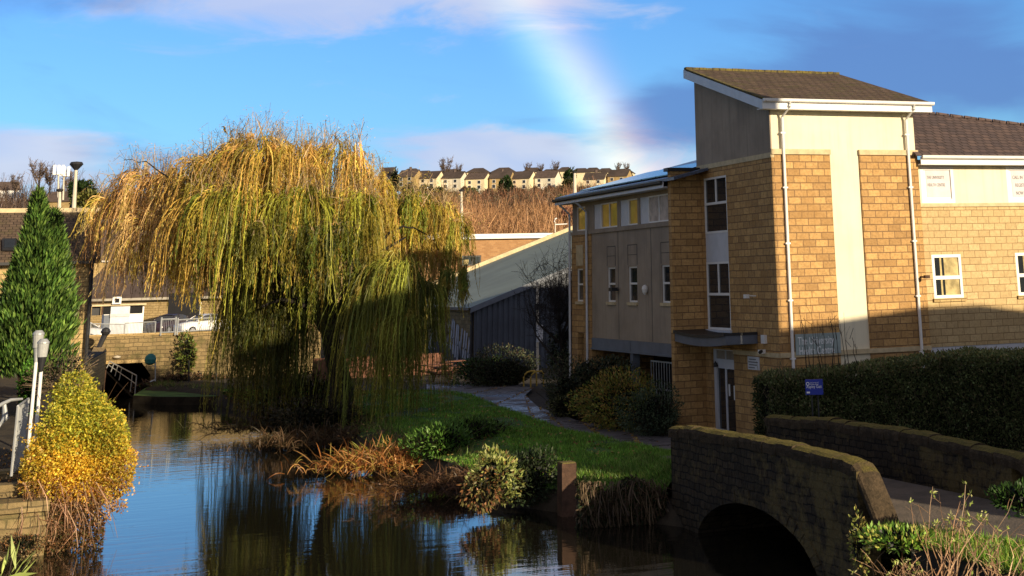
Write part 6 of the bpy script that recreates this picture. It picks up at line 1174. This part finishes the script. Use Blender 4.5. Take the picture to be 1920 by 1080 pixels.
# clusters: px, py of the crown node, radius m (x, y, z), depth offset, strand length range, number, palette, sideways throw
CL = [(420, 315, 1.5, 1.6, 1.0, -.5, (2.0, 4.2), 300, GOLD, .5), (480, 290, 1.5, 2.0, 1.1, -1.5, (2.4, 5.2), 400, GOLD, .45), (545, 305, 1.5, 2.0, 1.1, -1.6, (2.2, 4.8), 330, GOLD, .4), (630, 305, 1.4, 2.0, 1.2, -1.0, (2.4, 5.0), 360, GOLD, .4), (690, 345, .9, 1.4, .9, -.5, (1.8, 3.6), 170, GOLD, .35),
      (455, 375, 1.8, 1.4, 1.0, -2.6, (2.0, 4.4), 270, OLV, .4), (560, 385, 1.6, 1.4, 1.1, -3.2, (2.0, 4.2), 260, OLV, .3), (655, 390, 1.4, 1.5, 1.1, -2.6, (2.2, 4.2), 330, OLV, .25), (395, 375, 1.1, 1.3, .9, -2.0, (1.8, 3.4), 160, GOLD, .45),
      (610, 440, 1.6, 1.2, .8, -3.8, (1.4, 2.8), 190, GRN, .15), (500, 440, 1.3, 1.2, .8, -3.6, (1.2, 2.6), 120, GRN, .2),
      (765, 392, 1.5, 1.5, 1.0, 4.5, (1.6, 3.4), 300, OLV, .3), (815, 402, 1.2, 1.3, .9, 5, (1.4, 3.2), 210, GOLD, .3), (848, 420, .7, 1.0, .7, 5, (2.0, 3.8), 140, OLV, .25), (725, 420, 1.3, 1.5, 1.1, 4.5, (1.6, 3.2), 260, GOLD, .3), (790, 470, 1.5, 1.2, .8, 5, (1.2, 2.6), 280, ORG, .4),
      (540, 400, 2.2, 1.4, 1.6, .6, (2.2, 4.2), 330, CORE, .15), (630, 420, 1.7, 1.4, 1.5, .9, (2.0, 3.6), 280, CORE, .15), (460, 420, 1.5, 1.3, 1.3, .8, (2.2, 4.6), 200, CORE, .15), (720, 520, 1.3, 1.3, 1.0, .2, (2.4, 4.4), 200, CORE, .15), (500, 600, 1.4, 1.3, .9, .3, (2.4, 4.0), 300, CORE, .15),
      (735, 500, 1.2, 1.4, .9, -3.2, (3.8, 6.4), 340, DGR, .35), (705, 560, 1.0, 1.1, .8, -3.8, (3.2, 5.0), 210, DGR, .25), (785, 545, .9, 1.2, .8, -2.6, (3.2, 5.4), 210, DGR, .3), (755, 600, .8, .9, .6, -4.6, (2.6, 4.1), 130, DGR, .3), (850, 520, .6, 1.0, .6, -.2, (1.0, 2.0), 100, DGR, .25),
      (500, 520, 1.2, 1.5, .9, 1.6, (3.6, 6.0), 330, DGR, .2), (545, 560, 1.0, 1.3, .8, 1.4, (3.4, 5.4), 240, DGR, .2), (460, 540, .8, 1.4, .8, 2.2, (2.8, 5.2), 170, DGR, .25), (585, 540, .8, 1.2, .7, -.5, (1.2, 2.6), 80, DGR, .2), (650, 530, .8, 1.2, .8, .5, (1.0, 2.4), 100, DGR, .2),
      (340, 345, 1.6, 1.9, .8, 2.5, (1.8, 4.0), 240, ORG, .6), (275, 340, 1.4, 1.8, .8, 3.0, (1.6, 4.2), 190, ORG, .65), (225, 380, .9, 1.4, .8, 3.0, (1.6, 3.8), 100, ORG, .65), (310, 420, 1.9, 1.8, .8, 2.0, (1.6, 3.6), 280, ORG, .5), (390, 420, 1.3, 1.5, .9, 1.2, (1.8, 3.8), 260, GOLD, .4), (350, 490, 1.4, 1.4, .7, 1.0, (1.0, 2.2), 150, GOLD, .35), (260, 470, 1.1, 1.4, .7, 2.0, (1.2, 2.6), 110, ORG, .4)]
trk = MB(); fork = at(612, 600, WD); fork2 = at(600, 560, WD - .2); f3 = at(660, 640, WD + .2)
trk.tube([wb + (.1, 0, -.3), wb + (0, 0, .4), at(640, 720, WD), at(628, 670, WD), at(618, 625, WD)], [.72, .56, .46, .42, .36], 10); obj('trunk', trk, 'bark', WL)
limbs = []
def limb(P, r0, r1, name='limb'):
    g = MB(); P = [np.array(p, float) for p in P]; Q = []
    for i in range(9):
        t = i / 8
        Q.append(P[0] * (1 - t) ** 2 + P[1] * 2 * t * (1 - t) + P[2] * t * t + (rng.normal(size=3) * .05 if 0 < i < 8 else 0))
    g.tube(Q, list(np.linspace(r0, r1, 9)), 7); obj(name, g, 'bark', WL); limbs.append(Q)
S0 = at(618, 628, WD)
for (px, py, dz, r0) in ((440, 330, -.5, .2), (520, 310, -1.5, .22), (585, 310, -1.6, .24), (650, 330, -.8, .22), (760, 410, .4, .2), (740, 530, -3, .17), (490, 540, -2.3, .16), (330, 350, 2.4, .18), (300, 410, 2, .14), (790, 480, 1.3, .13)):
    e = at(px, py + 35, WD + dz * .4); m_ = (S0 + e) / 2 + np.array(((S0[0] - e[0]) * .12, 0, 1.3)); limb([S0 + rng.normal(size=3) * .08, m_, e], r0, .04)
for (x0, y0, x1, y1, x2, y2, dz, r0) in ((600, 600, 575, 520, 590, 400, -.8, .13), (630, 640, 660, 560, 655, 430, .4, .13), (610, 610, 540, 560, 520, 470, -1.2, .11), (560, 480, 450, 400, 330, 440, 1.0, .07), (440, 400, 380, 350, 260, 330, 2.4, .06), (330, 350, 290, 300, 232, 300, 2.8, .04), (400, 420, 340, 430, 250, 460, 2, .04), (700, 470, 760, 400, 800, 440, .8, .07)):
    limb([at(x0, y0, WD), at(x1, y1, WD + dz * .6), at(x2, y2, WD + dz)], r0, r0 * .3, 'bough')
lb = LB(); tw = LB()
for ci, (px, py, rx, ry, rz, dof, (l0, l1), n, cols, thr) in enumerate(CL):
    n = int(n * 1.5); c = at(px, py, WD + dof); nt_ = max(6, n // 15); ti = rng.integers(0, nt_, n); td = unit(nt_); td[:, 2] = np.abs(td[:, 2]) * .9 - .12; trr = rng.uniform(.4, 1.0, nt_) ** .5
    d = td[ti] + rng.normal(size=(n, 3)) * .08; rr = trr[ti] * rng.uniform(.93, 1.05, n)
    s = c + d * rr[:, None] * np.array((rx, ry, rz)) + rng.normal(size=(n, 3)) * .06; tL = rng.uniform(l0, l1, nt_) * rng.choice([.5, .8, 1.0, 1.15], nt_); L = tL[ti] * rng.uniform(.55, 1.1, n); K = 15; t = np.linspace(0, 1, K)
    fill = rng.uniform(size=n) < .38; df = unit(n); df[:, 2] = np.abs(df[:, 2]) * .9 - .12; d[fill] = df[fill]; rr[fill] = rng.uniform(.35, 1.0, fill.sum()) ** .5; s[fill] = (c + d * rr[:, None] * np.array((rx, ry, rz)))[fill]
    tout = rng.normal(size=(nt_, 3)) * (.45, .3, 0) + np.array((-.34, 0, 0)); out = d * (1, 1, 0) + tout[ti] + rng.normal(size=(n, 3)) * (.13, .13, 0); ph = rng.uniform(0, 6.28, (n, 1)); am = rng.uniform(.015, .07, (n, 1))
    rise = rng.uniform(.0, .38, n) * (d[:, 2] > .1)
    fall = (L[:, None] * (t[None] ** 1.25)); P = s[:, None, :] + out[:, None, :] * (thr * L[:, None] * (1 - np.exp(-t[None] * 2.6)) * .55)[..., None]
    P[..., 2] += rise[:, None] * np.sin(np.clip(t * 5, 0, math.pi))[None] - fall
    P[..., 0] += am * np.sin(t[None] * 7 + ph) * t[None] * 2; P[..., 1] += am * np.cos(t[None] * 6 + ph) * t[None]
    zmin = .12 + rng.uniform(0, .5, n); P[..., 2] = np.maximum(P[..., 2], zmin[:, None] - t[None] * .05)
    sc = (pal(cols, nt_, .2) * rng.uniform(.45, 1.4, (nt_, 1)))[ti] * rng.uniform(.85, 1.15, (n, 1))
    tw.ribbon(P, np.linspace(.03, .012, K)[None].repeat(n, 0), sc * .8 + np.array((.03, .018, .0)))
    m = (n * 46 if cols not in (ORG,) else n * 24); si = rng.integers(0, n, m); tt = rng.uniform(.06, 1, m); fi = tt * (K - 1.001); i0 = fi.astype(int); fr = (fi - i0)[:, None]
    q = P[si, i0] * (1 - fr) + P[si, i0 + 1] * fr; dn = P[si, i0 + 1] - P[si, i0]; dn /= (np.linalg.norm(dn, axis=1, keepdims=True) + 1e-9); dn[:, 2] = np.minimum(dn[:, 2], -.1)
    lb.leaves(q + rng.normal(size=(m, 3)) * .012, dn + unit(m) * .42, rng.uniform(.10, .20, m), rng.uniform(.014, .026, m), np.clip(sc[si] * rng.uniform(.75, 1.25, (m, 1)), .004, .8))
    if dof < 2 or True:                                                        # fine bare shoots standing over the crown
        k_ = int(n * .3); i_ = rng.integers(0, n, k_); b = s[i_]; e = b + np.column_stack([rng.normal(size=k_) * .35, rng.normal(size=k_) * .3, rng.uniform(.2, 1.25, k_) * (1 if py < 420 else .2)]); tip = e + np.column_stack([rng.normal(size=k_) * .25, rng.normal(size=k_) * .2, -rng.uniform(-.05, .35, k_)])
        if py < 470: tw.ribbon(np.stack([b, (b + e) / 2 + (0, 0, .08), e, tip], 1), np.array([.028, .022, .016, .008])[None].repeat(k_, 0), pal([(.34, .25, .14), (.28, .19, .09)], k_, .2)); 
        if py < 470: q = np.repeat(tip, 4, 0) ; lb.leaves(q + rng.normal(size=q.shape) * .1, unit(len(q)) + (0, 0, -.6), .10, .022, pal(cols, len(q), .2))
lb.build('leaves', 'leaf', WL); tw.build('hanging_branches', 'twig', WL)
# undergrowth round the willow's foot
tuft('undergrowth', 'dark tangle of dead stems on the bank under the left willow curtain', 'undergrowth', BP, 545, 768, 67, (3.2, 1.4, .4), 1500, .8, .03, [(.08, .06, .035), (.06, .06, .028), (.12, .08, .045)], (0, -.1, .8), .6, z0=.15)
tuft('undergrowth', 'brown reed tangle at the water edge below the willow trunk', 'undergrowth', BP, 610, 798, 60.5, (2.4, 1.2, .3), 1300, .9, .03, [(.11, .07, .04), (.08, .06, .03), (.14, .085, .045)], (0, -.2, .8), .6, z0=.15)
shr(560, 745, 69, (2.2, 1.2, .95), 2500, .16, .07, [(.12, .06, .03), (.06, .05, .025), (.035, .04, .018)], 'russet brown bramble mound left of the willow trunk', 'bramble', 'bramble', BP)
shr(590, 785, 62.5, (1.8, .9, .6), 1600, .15, .06, [(.04, .04, .02), (.06, .05, .028)], 'dark low bramble before the willow trunk at the bank', 'bramble', 'bramble', BP)
c = at(690, 690, 92); g = MB(); g.box(c[0] - 3.2, c[0] + 4.5, c[1], c[1] + .15, GZ - .2, at(690, 668, 92)[2]); tag(obj('timber_fence', g, 'picnic_wood'), 'reddish board fence seen right of the willow trunk', 'fence')
def bird(px, py, D, h, label, tilt):
    c = at(px, py, D); g = MB(); g.tube([c + (.10 * tilt, 0, -.34 * h), c + (.03 * tilt, 0, -.08 * h), c, c + (-.03 * tilt, 0, .28 * h), c + (-.02 * tilt, 0, .42 * h), c + (-.06 * tilt, -.02, .52 * h), c + (-.16 * tilt, -.05, .52 * h)], [q * h * 1.5 for q in (.02, .06, .09, .10, .06, .06, .012)], 8); tag(obj('bird', g, 'bird_black', smooth=True), label, 'bird', 'birds on the willow top')
bird(422, 246, WD - .5, .36, 'black bird perched at the very top of the willow, the left and larger one', 1); bird(433, 250, WD - .5, .28, 'smaller black bird just right of the other on the willow top', -1)

# ------------------------------------------------------------------ mill on the near right bank, beyond the frame, whose shadow falls on the hedge and bridge
LH = np.array((-math.sin(SUN_AZ), math.cos(SUN_AZ), 0)); UN = np.array((math.cos(SUN_AZ), math.sin(SUN_AZ), 0))     # along and across the light
ML = thing('mill_building', 'stone mill on the near right bank beside the viewpoint', 'building', tuple(UN * 34 + LH * 2 + (0, 0, 1)))
U_ = [(26.2, 1), (26.2, 7.0), (28.8, 9.6), (29.2, 18.6), (32, 18.8), (34.1, 19.0), (34.3, 21.4), (35.03, 21.4), (35.13, 12.0), (38.2, 12.0), (40.5, 12.0), (42.5, 11.8), (45.3, 11.1), (54, 10.4), (54, 1)]
v0, v1 = -4.0, 5.0
g = MB(); g.prism([UN * u + LH * v0 + (0, 0, z) for u, z in U_], LH * (v1 - v0)); obj('wall', g, 'warm_stone', ML)
g = MB()
for (a, b) in zip(U_[1:12], U_[2:13]): g.prism([UN * a[0] + LH * (v0 - .2) + (0, 0, a[1] + .02), UN * b[0] + LH * (v0 - .2) + (0, 0, b[1] + .02), UN * b[0] + LH * (v1 + .2) + (0, 0, b[1] + .02), UN * a[0] + LH * (v1 + .2) + (0, 0, a[1] + .02)], (0, 0, .14))
obj('roof', g, 'brown_roof', ML)
